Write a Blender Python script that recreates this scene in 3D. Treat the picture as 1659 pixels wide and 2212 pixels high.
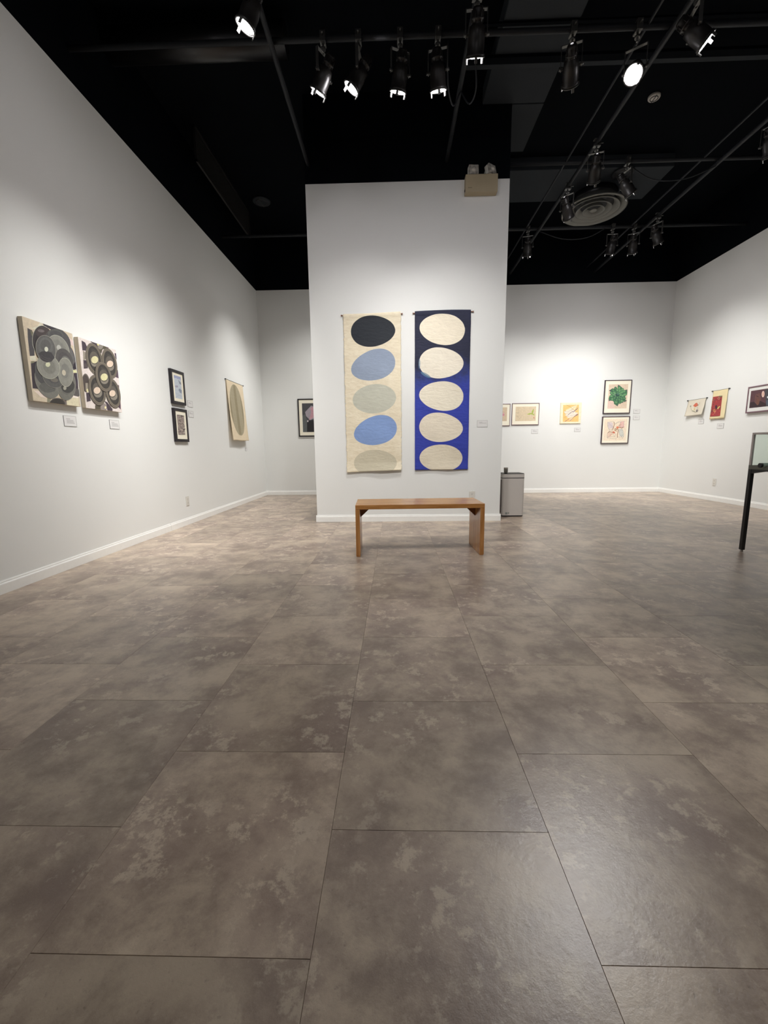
import bpy, bmesh, math, random
from mathutils import Vector, Matrix, Quaternion
random.seed(7)
for o in list(bpy.data.objects): bpy.data.objects.remove(o)
SC = bpy.context.scene
COL = SC.collection
PI = math.pi

# ------------------------------------------------------------------ camera, world, exposure
FPX, PITCH, ROLL, YAW, H = 903.64, .1531, -.0117, -.0273, .92
W_, H_ = 1659, 2212
F = Vector((math.sin(YAW)*math.cos(PITCH), math.cos(YAW)*math.cos(PITCH), -math.sin(PITCH)))
R = Vector((math.cos(YAW), -math.sin(YAW), 0)); U = R.cross(F)
R2 = R*math.cos(ROLL)+U*math.sin(ROLL); U2 = -R*math.sin(ROLL)+U*math.cos(ROLL)
CAMP = Vector((0, 0, H))
cd = bpy.data.cameras.new('camera'); cam = bpy.data.objects.new('camera', cd); COL.objects.link(cam)
cd.sensor_fit = 'VERTICAL'; cd.sensor_height = 36; cd.sensor_width = 27; cd.lens = FPX/H_*36
cd.clip_start = .02; cd.clip_end = 60
m = Matrix((R2, U2, -F)).transposed().to_4x4(); m.translation = CAMP
cam.matrix_world = m
SC.camera = cam
w = bpy.data.worlds.new('world'); SC.world = w; w.use_nodes = True
w.node_tree.nodes['Background'].inputs[0].default_value = (.5, .55, .6, 1)
w.node_tree.nodes['Background'].inputs[1].default_value = .004
SC.view_settings.view_transform = 'Standard'; SC.view_settings.look = 'None'
SC.view_settings.gamma = 1; SC.view_settings.use_curve_mapping = False
SC.view_settings.exposure = 0.55
PW = 1.0     # one dimmer for every spotlight

# room dimensions (metres)
XL, XR, YB, YF = -2.5807, 5.168, 8.32, -3.6
HW, HC = 3.854, 4.74            # top of the white paint, ceiling deck
YC, CL, CR, CBK = 5.186, -.985, 1.299, 6.25   # central partition
PZ = 4.05                       # pipe grid height

def hit(px, py, ax, v):
    d = F + R2*((px-829.5)/FPX) - U2*((py-1106)/FPX)
    t = (v-CAMP[ax])/d[ax]
    return CAMP + d*t

# ------------------------------------------------------------------ helpers
def lin(c):
    return tuple(((x/255)/12.92 if x/255 <= .04045 else ((x/255+.055)/1.055)**2.4) for x in c[:3])
MATS = {}
def new_mat(name):
    m = bpy.data.materials.new(name); m.use_nodes = True
    nt = m.node_tree; b = nt.nodes['Principled BSDF']; MATS[name] = m
    return m, nt, b
def N(nt, t, **kw):
    n = nt.nodes.new(t)
    for k, v in kw.items(): setattr(n, k, v)
    return n
def math_(nt, op, a, b=None, clamp=False):
    n = N(nt, 'ShaderNodeMath', operation=op, use_clamp=clamp)
    for i, x in enumerate((a, b)):
        if x is None: continue
        if isinstance(x, (int, float)): n.inputs[i].default_value = x
        else: nt.links.new(x, n.inputs[i])
    return n.outputs[0]
def mix(nt, f, a, b, blend='MIX'):
    n = N(nt, 'ShaderNodeMix', data_type='RGBA', blend_type=blend)
    for i, x in ((0, f), (6, a), (7, b)):
        if isinstance(x, (int, float)): n.inputs[i].default_value = x
        elif isinstance(x, tuple): n.inputs[i].default_value = (*x[:3], 1)
        else: nt.links.new(x, n.inputs[i])
    return n.outputs[2]
def noise(nt, vec, scale, detail=4, rough=.55, dist=0):
    n = N(nt, 'ShaderNodeTexNoise'); n.inputs['Scale'].default_value = scale
    n.inputs['Detail'].default_value = detail; n.inputs['Roughness'].default_value = rough
    n.inputs['Distortion'].default_value = dist
    if vec is not None: nt.links.new(vec, n.inputs['Vector'])
    return n.outputs[0]
def ramp(nt, f, lo, hi):
    n = N(nt, 'ShaderNodeMapRange', interpolation_type='SMOOTHSTEP'); nt.links.new(f, n.inputs[0])
    n.inputs[1].default_value = lo; n.inputs[2].default_value = hi
    return n.outputs[0]
def bump(nt, b, h, strength, dist=.01):
    n = N(nt, 'ShaderNodeBump'); n.inputs['Strength'].default_value = strength
    n.inputs['Distance'].default_value = dist; nt.links.new(h, n.inputs['Height'])
    nt.links.new(n.outputs[0], b.inputs['Normal'])
def simple(name, c, rough=.5, metal=0, var=.04, scale=30, bmp=0, spec=.5):
    m, nt, b = new_mat(name); tc = N(nt, 'ShaderNodeTexCoord')
    n = noise(nt, tc.outputs['Object'], scale, 3)
    c = lin(c); dk = tuple(x*(1-var) for x in c); lt = tuple(min(1, x*(1+var)) for x in c)
    nt.links.new(mix(nt, n, dk, lt), b.inputs['Base Color'])
    b.inputs['Roughness'].default_value = rough; b.inputs['Metallic'].default_value = metal; b.inputs['Specular IOR Level'].default_value = spec
    if bmp: bump(nt, b, n, bmp)
    return m

def mesh_obj(name, bm, mats, parent=None, smooth=False):
    bmesh.ops.recalc_face_normals(bm, faces=bm.faces)
    me = bpy.data.meshes.new(name); bm.to_mesh(me); bm.free()
    for x in (mats if isinstance(mats, (list, tuple)) else [mats]): me.materials.append(x)
    if smooth:
        for p in me.polygons: p.use_smooth = True
    o = bpy.data.objects.new(name, me); COL.objects.link(o)
    if parent: o.parent = parent
    return o
def tag(o, label=None, cat=None, group=None, kind=None):
    if label: o['label'] = label
    if cat: o['category'] = cat
    if group: o['group'] = group
    if kind: o['kind'] = kind
    return o
def empty(name, loc, label, cat, group=None, rz=0):
    o = bpy.data.objects.new(name, None); COL.objects.link(o); o.location = loc; o.rotation_euler.z = rz
    o.empty_display_size = .1
    return tag(o, label, cat, group)
def box(bm, a, b, bev=0, mi=0):
    x0, y0, z0 = [min(p, q) for p, q in zip(a, b)]; x1, y1, z1 = [max(p, q) for p, q in zip(a, b)]
    v = [bm.verts.new(p) for p in ((x0,y0,z0),(x1,y0,z0),(x1,y1,z0),(x0,y1,z0),(x0,y0,z1),(x1,y0,z1),(x1,y1,z1),(x0,y1,z1))]
    fs = [bm.faces.new([v[i] for i in q]) for q in ((0,3,2,1),(4,5,6,7),(0,1,5,4),(1,2,6,5),(2,3,7,6),(3,0,4,7))]
    for f_ in fs: f_.material_index = mi
    if bev:
        es = list({e for f_ in fs for e in f_.edges})
        r = bmesh.ops.bevel(bm, geom=es, offset=bev, segments=2, affect='EDGES', profile=.6)
        for f_ in r['faces']: f_.material_index = mi
    return fs
def cyl(bm, a, b, r, seg=16, r2=None, cap=True, mi=0):
    a, b = Vector(a), Vector(b); d = b-a; q = Vector((0, 0, 1)).rotation_difference(d.normalized())
    r2 = r if r2 is None else r2
    A = [bm.verts.new(a+q@Vector((r*math.cos(t), r*math.sin(t), 0))) for t in [2*PI*i/seg for i in range(seg)]]
    B = [bm.verts.new(b+q@Vector((r2*math.cos(t), r2*math.sin(t), 0))) for t in [2*PI*i/seg for i in range(seg)]]
    for i in range(seg):
        f_ = bm.faces.new((A[i], A[(i+1) % seg], B[(i+1) % seg], B[i])); f_.material_index = mi; f_.smooth = True
    if cap:
        bm.faces.new(A[::-1]).material_index = mi; bm.faces.new(B).material_index = mi
def lathe(bm, prof, seg=28, mi=0, close=True):
    rings = []
    for r, z in prof:
        rings.append([bm.verts.new((r*math.cos(2*PI*i/seg), r*math.sin(2*PI*i/seg), z)) for i in range(seg)])
    for a, b in zip(rings, rings[1:]):
        for i in range(seg):
            f_ = bm.faces.new((a[i], a[(i+1) % seg], b[(i+1) % seg], b[i])); f_.material_index = mi; f_.smooth = True
    if close:
        bm.faces.new(rings[0][::-1]); bm.faces.new(rings[-1])
def tube(bm, pts, r, seg=8):
    pts = [Vector(p) for p in pts]; rings = []
    for i, p in enumerate(pts):
        d = (pts[min(i+1, len(pts)-1)]-pts[max(i-1, 0)]).normalized()
        q = Vector((0, 0, 1)).rotation_difference(d)
        rings.append([bm.verts.new(p+q@Vector((r*math.cos(2*PI*k/seg), r*math.sin(2*PI*k/seg), 0))) for k in range(seg)])
    for a, b in zip(rings, rings[1:]):
        for k in range(seg): bm.faces.new((a[k], a[(k+1) % seg], b[(k+1) % seg], b[k])).smooth = True
    bm.faces.new(rings[0][::-1]); bm.faces.new(rings[-1])

# ------------------------------------------------------------------ materials
def wall_mat():
    m, nt, b = new_mat('white_wall_paint'); g = N(nt, 'ShaderNodeNewGeometry')
    n1 = noise(nt, g.outputs['Position'], .8, 3); n2 = noise(nt, g.outputs['Position'], 90, 2)
    nt.links.new(mix(nt, n1, (.755, .765, .74), (.795, .80, .78)), b.inputs['Base Color'])
    b.inputs['Roughness'].default_value = .62
    bump(nt, b, n2, .12, .002)
    return m
M_WALL = wall_mat()
M_BLACK = simple('black_ceiling_paint', (9, 12, 16), .85, var=.25, scale=3, spec=.04)
M_BASE = simple('white_semigloss_trim', (240, 240, 236), .3)
M_DUCT = simple('dark_grey_duct_paint', (48, 52, 56), .7, var=.08, scale=4, spec=.1)
M_PIPE = simple('dark_pipe_paint', (42, 44, 47), .5, var=.2, scale=12, spec=.15)
M_LAMP = simple('black_lamp_enamel', (32, 30, 29), .4, var=.15)
M_STEEL = simple('dull_steel', (92, 92, 90), .4, .6)
M_BLACKMETAL = simple('black_powder_coat', (20, 20, 22), .35)
M_GREYMETAL = simple('grey_anodised_frame', (196, 188, 184), .45)
M_BEIGE = simple('beige_enamel', (172, 158, 130), .5, var=.05, scale=8)
M_CREAMPLATE = simple('white_plastic', (214, 211, 203), .35)
M_SLOT = simple('dark_slot', (70, 68, 62), .6)
M_CARD = simple('placard_card', (222, 221, 219), .6, var=.01)
M_CARDINK = simple('placard_ink', (172, 170, 168), .7)
M_CARDEDGE = simple('placard_edge', (160, 160, 156), .7)
M_FRAME_B = simple('black_frame_wood', (28, 22, 28), .35, var=.2)
M_FRAME_P = simple('thin_dark_frame', (62, 48, 56), .4, var=.15)
M_FRAME_M = simple('mauve_brown_frame', (112, 84, 92), .4, var=.15)
M_MAT = simple('mat_board', (240, 234, 214), .8, var=.01)
M_CANVAS_SIDE = simple('raw_canvas_edge', (196, 184, 164), .85, var=.05, scale=20)
M_PAPERBACK = simple('thin_paper_edge', (216, 200, 160), .8, var=.06, scale=9)
M_ROD = simple('dowel_wood', (150, 112, 96), .5, var=.15)
M_PURIFIER = simple('pale_grey_plastic', (196, 190, 184), .42, var=.02)
M_DARKPL = simple('dark_grey_plastic', (30, 27, 29), .4)
M_GRILLE = simple('taupe_grille_plastic', (120, 108, 104), .5)
M_CUP = simple('grey_stoneware', (104, 100, 92), .5, var=.1)
M_DIFF = simple('diffuser_enamel', (118, 118, 112), .5, var=.05)
M_TRAY = simple('olive_grey_tray', (104, 106, 94), .45)
M_ROLL = simple('pale_green_roll', (150, 168, 152), .3, var=.15)

def emis(name, c, s):
    m, nt, b = new_mat(name); b.inputs['Base Color'].default_value = (.05, .05, .05, 1)
    b.inputs['Emission Color'].default_value = (*c, 1); b.inputs['Emission Strength'].default_value = s
    return m
M_LENS = emis('lit_lens', (1, .96, .99), 50)
M_LENS_DIM = emis('dim_lens', (1, .97, .95), 2.5)
def clearplastic():
    m, nt, b = new_mat('clear_prismatic_lens')
    tc = N(nt, 'ShaderNodeTexCoord'); v = N(nt, 'ShaderNodeTexVoronoi'); v.inputs['Scale'].default_value = 22
    nt.links.new(tc.outputs['Object'], v.inputs['Vector'])
    nt.links.new(mix(nt, v.outputs['Distance'], lin((120, 116, 110)), lin((215, 210, 200))), b.inputs['Base Color'])
    b.inputs['Roughness'].default_value = .12
    bump(nt, b, v.outputs['Distance'], .6, .01)
    return m
M_CLEAR = clearplastic()
def glass_mat():
    m = bpy.data.materials.new('pane_glass'); m.use_nodes = True; nt = m.node_tree; nt.nodes.clear()
    out = N(nt, 'ShaderNodeOutputMaterial'); mx = N(nt, 'ShaderNodeMixShader')
    tr = N(nt, 'ShaderNodeBsdfTransparent'); gl = N(nt, 'ShaderNodeBsdfGlossy'); lw = N(nt, 'ShaderNodeLayerWeight'); lw.inputs[0].default_value = .5
    tr.inputs[0].default_value = (.955, .985, .968, 1); gl.inputs['Roughness'].default_value = .02; fac = math_(nt, 'ADD', .04, math_(nt, 'MULTIPLY', math_(nt, 'POWER', lw.outputs['Facing'], 4.0), .5))
    nt.links.new(fac, mx.inputs[0]); nt.links.new(tr.outputs[0], mx.inputs[1]); nt.links.new(gl.outputs[0], mx.inputs[2])
    nt.links.new(mx.outputs[0], out.inputs[0]); return m
M_GLASS = glass_mat()
def wood_mat(name='oak_wood', vertical=False):
    m, nt, b = new_mat(name); tc = N(nt, 'ShaderNodeTexCoord')
    mp = N(nt, 'ShaderNodeMapping'); mp.inputs['Scale'].default_value = (26, 26, 1.6) if vertical else (1.6, 26, 26)
    nt.links.new(tc.outputs['Object'], mp.inputs[0])
    n = noise(nt, mp.outputs[0], 2.2, 6, .6, .6)
    mp2 = N(nt, 'ShaderNodeMapping'); mp2.inputs['Scale'].default_value = (.1, 9, .1)
    nt.links.new(tc.outputs['Object'], mp2.inputs[0])
    st = N(nt, 'ShaderNodeTexVoronoi'); st.inputs['Scale'].default_value = 1.0
    nt.links.new(mp2.outputs[0], st.inputs['Vector'])
    c = mix(nt, ramp(nt, n, .3, .72), lin((166, 114, 60)), lin((208, 154, 92)))
    sv = N(nt, 'ShaderNodeSeparateColor'); nt.links.new(st.outputs['Color'], sv.inputs[0])
    c = mix(nt, math_(nt, 'MULTIPLY', sv.outputs[0], .35), c, lin((168, 108, 62)))
    nt.links.new(c, b.inputs['Base Color']); b.inputs['Roughness'].default_value = .24
    bump(nt, b, n, .08, .002)
    return m
M_WOOD = wood_mat(); M_WOODV = wood_mat('oak_wood_upright', True)
M_WOODD = simple('dark_oak_bracket', (126, 80, 46), .5, var=.12, scale=14)

def tile_mat():
    m, nt, b = new_mat('clouded_concrete_vinyl')
    g = N(nt, 'ShaderNodeNewGeometry'); oi = N(nt, 'ShaderNodeObjectInfo')
    off = N(nt, 'ShaderNodeVectorMath', operation='SCALE')
    cb = N(nt, 'ShaderNodeCombineXYZ')
    nt.links.new(math_(nt, 'MULTIPLY', oi.outputs['Random'], 37.0), cb.inputs[0])
    nt.links.new(math_(nt, 'MULTIPLY', oi.outputs['Random'], -61.0), cb.inputs[1])
    nt.links.new(math_(nt, 'MULTIPLY', oi.outputs['Random'], 23.0), cb.inputs[2])
    ad = N(nt, 'ShaderNodeVectorMath', operation='ADD')
    nt.links.new(g.outputs['Position'], ad.inputs[0]); nt.links.new(cb.outputs[0], ad.inputs[1])
    v = ad.outputs[0]
    big = noise(nt, v, 3.2, 3, .5, 0)
    cloud = noise(nt, v, 4.5, 8, .68, .12)
    patch = noise(nt, v, 13, 9, .74, .1)
    fine = noise(nt, v, 75, 5, .7)
    grain = noise(nt, v, 420, 2, .7)
    c = mix(nt, ramp(nt, cloud, .33, .67), lin((138, 121, 108)), lin((196, 179, 158)))
    c = mix(nt, math_(nt, 'MULTIPLY', ramp(nt, big, .35, .7), .45), c, lin((142, 120, 112)))
    # rough-edged pale deposits
    pm = math_(nt, 'MULTIPLY', ramp(nt, patch, .51, .60), ramp(nt, big, .42, .6))
    c = mix(nt, math_(nt, 'MULTIPLY', pm, .5), c, lin((222, 207, 184)))
    # small flecks
    fl = ramp(nt, fine, .62, .74)
    c = mix(nt, math_(nt, 'MULTIPLY', fl, .34), c, lin((216, 202, 182)))
    fd = ramp(nt, fine, .40, .28)
    c = mix(nt, math_(nt, 'MULTIPLY', fd, .34), c, lin((86, 76, 70)))
    c = mix(nt, math_(nt, 'MULTIPLY', math_(nt, 'SUBTRACT', grain, .5), .5, True), c, lin((200, 190, 175)))
    # tone of the whole tile
    wn = N(nt, 'ShaderNodeTexWhiteNoise', noise_dimensions='1D'); nt.links.new(math_(nt, 'MULTIPLY', oi.outputs['Random'], 91.7), wn.inputs['W'])
    tone = N(nt, 'ShaderNodeMapRange'); nt.links.new(wn.outputs[0], tone.inputs[0]); tone.inputs[3].default_value = .80; tone.inputs[4].default_value = 1.14
    hs = N(nt, 'ShaderNodeHueSaturation'); nt.links.new(tone.outputs[0], hs.inputs['Value']); nt.links.new(c, hs.inputs['Color'])
    nt.links.new(hs.outputs[0], b.inputs['Base Color'])
    r = N(nt, 'ShaderNodeMapRange'); nt.links.new(cloud, r.inputs[0]); r.inputs[3].default_value = .26; r.inputs[4].default_value = .38
    nt.links.new(r.outputs[0], b.inputs['Roughness'])
    hsum = math_(nt, 'ADD', math_(nt, 'MULTIPLY', patch, .6), math_(nt, 'MULTIPLY', fine, .5))
    bump(nt, b, hsum, .24, .004)
    return m
M_TILE = tile_mat()
M_JOINT = simple('dark_tile_joint', (84, 76, 68), .8)

def ink_mat():
    m, nt, b = new_mat('printed_ink'); a = N(nt, 'ShaderNodeAttribute', attribute_name='ink'); g = N(nt, 'ShaderNodeNewGeometry')
    n = noise(nt, g.outputs['Position'], 45, 5, .7); k = N(nt, 'ShaderNodeMapRange'); nt.links.new(n, k.inputs[0])
    k.inputs[1].default_value = .25; k.inputs[2].default_value = .75; k.inputs[3].default_value = .84; k.inputs[4].default_value = 1.14
    hs = N(nt, 'ShaderNodeHueSaturation'); nt.links.new(k.outputs[0], hs.inputs['Value']); nt.links.new(a.outputs['Color'], hs.inputs['Color'])
    nt.links.new(hs.outputs[0], b.inputs['Base Color']); b.inputs['Roughness'].default_value = .7
    return m
M_INK = ink_mat()

# ------------------------------------------------------------------ room shell
T = .15
def wall(name, a, b, lower=None):
    """white up to HW, black above, one object"""
    bm = bmesh.new(); box(bm, (a[0], a[1], -.05), (b[0], b[1], HW), mi=0); box(bm, (a[0], a[1], HW), (b[0], b[1], HC), mi=1)
    o = mesh_obj(name, bm, [lower or M_WALL, M_BLACK]); return tag(o, kind='structure')
wall('wall_left', (XL-T, YF, 0), (XL, YB, 0))
wall('wall_right', (XR, YF, 0), (XR+T, YB, 0))
wall('wall_back', (XL-T, YB, 0), (XR+T, YB+T, 0))
wall('wall_front', (XL-T, YF-T, 0), (XR+T, YF, 0), M_BLACK)  # unseen wall, made black all over to cut bounce on near floor and walls
bm = bmesh.new(); box(bm, (CL, YC, 0), (CR, CBK, HW), .003, 0); box(bm, (CL+.001, YC+.001, HW), (CR-.001, CBK, HC), 0, 1)
tag(mesh_obj('wall_partition', bm, [M_WALL, M_BLACK]), kind='structure')
bm = bmesh.new(); box(bm, (XL-T, YF-T, HC), (XR+T, YB+T, HC+.1))
tag(mesh_obj('ceiling', bm, M_BLACK), kind='structure')
bm = bmesh.new(); box(bm, (XL-T, YF-T, -.1), (XR+T, YB+T, -.004))
floor = tag(mesh_obj('floor', bm, M_JOINT), kind='structure')

# floor tiles, half-tile stagger from one column of tiles to the next
TX, TW, TY = -.1607, .523, .8867
GAP = .0005
bm = bmesh.new(); box(bm, (-.5, -.5, -.0039), (.5, .5, 0))
bmesh.ops.bevel(bm, geom=[e for e in bm.edges if all(abs(v.co.z) < 1e-6 for v in e.verts)], offset=.0009, segments=1, affect='EDGES')
tile0 = mesh_obj('tile', bm, M_TILE, floor)
first = True
n0 = math.floor((XL-TX)/TW); n1 = math.ceil((XR-TX)/TW)
for n in range(n0, n1):
    y = TY - 2*TW + (TW/2 if n % 2 else 0) - TW
    while y < YB:
        x0, x1 = max(TX+n*TW, XL+.001), min(TX+(n+1)*TW, XR-.001); y0, y1 = y, min(y+TW, YB-.001)
        y += TW
        if x1-x0 < .03 or y1-y0 < .03: continue
        if x0 >= CL-.0 and x1 <= CR and y0 >= YC and y1 <= CBK: continue
        if x1 < CR+.2 and x0 > CL-.05 and y0 > CBK+.3 and False: continue
        o = tile0 if first else tile0.copy()
        if not first: COL.objects.link(o)
        first = False
        o.location = ((x0+x1)/2, (y0+y1)/2, 0); o.scale = (x1-x0-GAP, y1-y0-GAP, 1)
# plain floor behind the camera
bm = bmesh.new(); box(bm, (XL, YF, -.004), (XR, TY-3*TW-GAP, -.0005)); tag(mesh_obj('floor_strip', bm, M_TILE, floor), kind='stuff')

# baseboards: board with a stepped cap
def baseboard(name, p, q, nrm):
    p, q, nrm = Vector((*p, 0)), Vector((*q, 0)), Vector((*nrm, 0)); bm = bmesh.new()
    prof = [(0, 0), (.013, 0), (.013, .062), (.011, .068), (.007, .071), (.007, .078), (.004, .086), (0, .086)]
    A = [bm.verts.new(p+nrm*a+Vector((0, 0, z+.0005))) for a, z in prof]; B = [bm.verts.new(q+nrm*a+Vector((0, 0, z+.0005))) for a, z in prof]
    for i in range(len(prof)): j = (i+1) % len(prof); bm.faces.new((A[i], A[j], B[j], B[i]))
    bm.faces.new(A); bm.faces.new(B[::-1])
    return tag(mesh_obj(name, bm, M_BASE), kind='structure')
YJ = hit(371, 1146, 0, XL+.013).y
e = .0006
baseboard('baseboard_left', (XL+e, YF), (XL+e, YJ-.0015), (1, 0)); baseboard('baseboard_left.001', (XL+e, YJ+.0015), (XL+e, YB-.014), (1, 0))
baseboard('baseboard_back', (XL+e, YB-e), (XR-e, YB-e), (0, -1))
baseboard('baseboard_right', (XR-e, YF), (XR-e, YB-.014), (-1, 0))
baseboard('baseboard_partition', (CL-.0125, YC-e), (CR+.0125, YC-e), (0, -1))
baseboard('baseboard_partition_left', (CL-e, YC), (CL-e, CBK), (-1, 0)); baseboard('baseboard_partition_right', (CR+e, YC), (CR+e, CBK), (1, 0))

# ------------------------------------------------------------------ ceiling: pipes, ducts, beams
def pipe(label, a, b, r=.021, group=None, name='ceiling_pipe'):
    bm = bmesh.new(); cyl(bm, a, b, r, 14)
    return tag(mesh_obj(name, bm, M_PIPE), label, 'pipe', group)
pipe('lighting pipe running back to the partition near its left edge', (-.945, YF, PZ), (-.945, YC, PZ))
pipe('lighting pipe running back to the partition right of its middle', (.6, YF, PZ), (.6, YC, PZ))
pipe('long lighting pipe running to the back wall right of the partition', (2.14, YF, PZ), (2.14, YB, PZ))
pipe('long lighting pipe running to the back wall near the right wall', (3.67, YF, PZ), (3.67, YB, PZ))
pipe('cross pipe carrying the row of four spotlights before the partition', (XL, 3.8, PZ+.044), (XR, 3.8, PZ+.044))
pipe('middle cross pipe between partition and right wall, behind the partition face', (CR, 5.36, PZ+.044), (XR, 5.36, PZ+.044))
pipe('farthest cross pipe, in front of the back wall', (XL, 6.82, PZ+.044), (XR, 6.82, PZ+.044))
pipe('thin conduit beside the long pipe right of the partition', (1.965, YF, PZ+.05), (1.965, YB, PZ+.05), .011, name='conduit')['category'] = 'conduit'
pipe('thin conduit beside the long pipe near the right wall', (3.5, YF, PZ+.05), (3.5, YB, PZ+.05), .011, name='conduit')['category'] = 'conduit'
DZ = 4.574
def duct(label, a, b, name='air_duct'):
    bm = bmesh.new(); box(bm, a, b, .01)
    return tag(mesh_obj(name, bm, M_DUCT), label, 'duct')
duct('flat grey duct running over the right edge of the partition', (.975, YF, DZ), (1.64, YC-.01, HC-.003))
bm = bmesh.new(); box(bm, (CR+.003, YC+.005, DZ), (1.64, 5.93, HC-.003), .004)
tag(mesh_obj('air_duct', bm, M_DUCT), 'end section of the grey duct beside the partition top', 'duct')
duct('wide grey duct lying crosswise above the round ceiling diffuser', (1.45, 6.3, DZ), (3.75, 7.05, HC-.003))
bm = bmesh.new(); cyl(bm, (XL, 4.35, 4.56), (-.95, 4.35, 4.56), .13, 24)
tag(mesh_obj('round_duct', bm, M_BLACKMETAL), 'dark round duct near the left wall above the cross pipe', 'duct')
def beam(label, y, w_, z, m_=None):
    bm = bmesh.new(); box(bm, (.7, y-w_/2, z), (XR, y+w_/2, DZ-.004 if z < DZ-.01 else HC), .003)
    tag(mesh_obj('ceiling_beam', bm, m_ or M_BLACK), label, 'beam')
beam('black strut crossing under the grey duct, nearest the camera', hit(1150, 51, 2, 4.555).y, .03, 4.552)
beam('black strut crossing under the grey duct above the left spotlights', hit(1150, 129, 2, 4.545).y, .07, 4.543)
beam('grey strut crossing under the duct just beyond the black one', hit(1150, 142, 2, 4.54).y, .05, 4.54, M_DUCT)

# round concentric ceiling diffuser
ZD = 4.36; c = hit(1282, 455, 2, ZD)
dif = empty('ceiling_diffuser', (c.x, c.y, ZD), 'large round ceiling diffuser with concentric rings, right of the partition', 'air vent')
bm = bmesh.new(); lathe(bm, [(.30, .12), (.34, .10), (.43, .015), (.445, 0), (.43, -.008), (.405, .0), (.33, .07), (.30, .09)], 48, close=False); mesh_obj('outer_cone', bm, M_DIFF, dif)
for i, (r0, r1, z) in enumerate(((.275, .345, .0), (.185, .245, -.005), (.105, .15, -.01))):
    bm = bmesh.new(); lathe(bm, [(r0, z+.07), (r1, z+.012), (r1+.006, z), (r1-.02, z+.008), (r0-.01, z+.06)], 40, close=False); mesh_obj('ring', bm, M_DIFF, dif)
bm = bmesh.new(); lathe(bm, [(.002, -.012), (.04, -.010), (.055, 0), (.03, .02), (.002, .02)], 24); mesh_obj('centre_cap', bm, M_DIFF, dif)
bm = bmesh.new(); lathe(bm, [(.31, .10), (.31, DZ-ZD-.004)], 40); mesh_obj('neck', bm, M_BLACKMETAL, dif)

def disc_thing(name, px, py, r, label, cat, m_, z=HC, grooves=True):
    p = hit(px, py, 2, z-.02)
    t = empty(name, (p.x, p.y, z-.0005), label, cat)
    bm = bmesh.new(); lathe(bm, [(r*.9, 0), (r, -.006), (r, -.02), (r*.93, -.028), (.002, -.03)], 32); mesh_obj('housing', bm, m_, t)
    bm = bmesh.new()
    lathe(bm, [(r*.55, -.030), (r*.6, -.034), (r*.66, -.034), (r*.68, -.029)], 28, close=False)
    box(bm, (-.004, -r*.85, -.034), (.004, r*.85, -.029)); mesh_obj('grille', bm, M_DARKPL, t)
disc_thing('ceiling_speaker', 565, 436, .135, 'round grey ceiling speaker left of the partition top', 'speaker', M_DUCT)
disc_thing('smoke_detector', 1413, 211, .062, 'small pale round smoke detector below the brightest spotlight', 'smoke detector', simple('grey_white_plastic', (200, 196, 190), .5))
disc_thing('ceiling_speaker', 1346, 375, .14, 'dark round disc on the crosswise duct near the round diffuser', 'speaker', M_PIPE, DZ, False)
# louvre beside the left wall
t = empty('ceiling_grille', (-2.36, 6.5, 4.45), 'dark slatted grille hanging high along the left wall', 'grille')
bm = bmesh.new()
for z0 in (-.1, .27): box(bm, (-.012, -.95, z0), (.012, .95, z0+.02))
for y0 in (-.95, .93): box(bm, (-.012, y0, -.1), (.012, y0+.02, .287))
mesh_obj('frame', bm, simple('brown_black_metal', (24, 22, 20), .6), t)
for k in range(17):
    bm = bmesh.new(); box(bm, (-.004, -.93, -.075+k*.02), (.006, .93, -.069+k*.02)); mesh_obj('slat', bm, MATS['brown_black_metal'], t)

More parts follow.
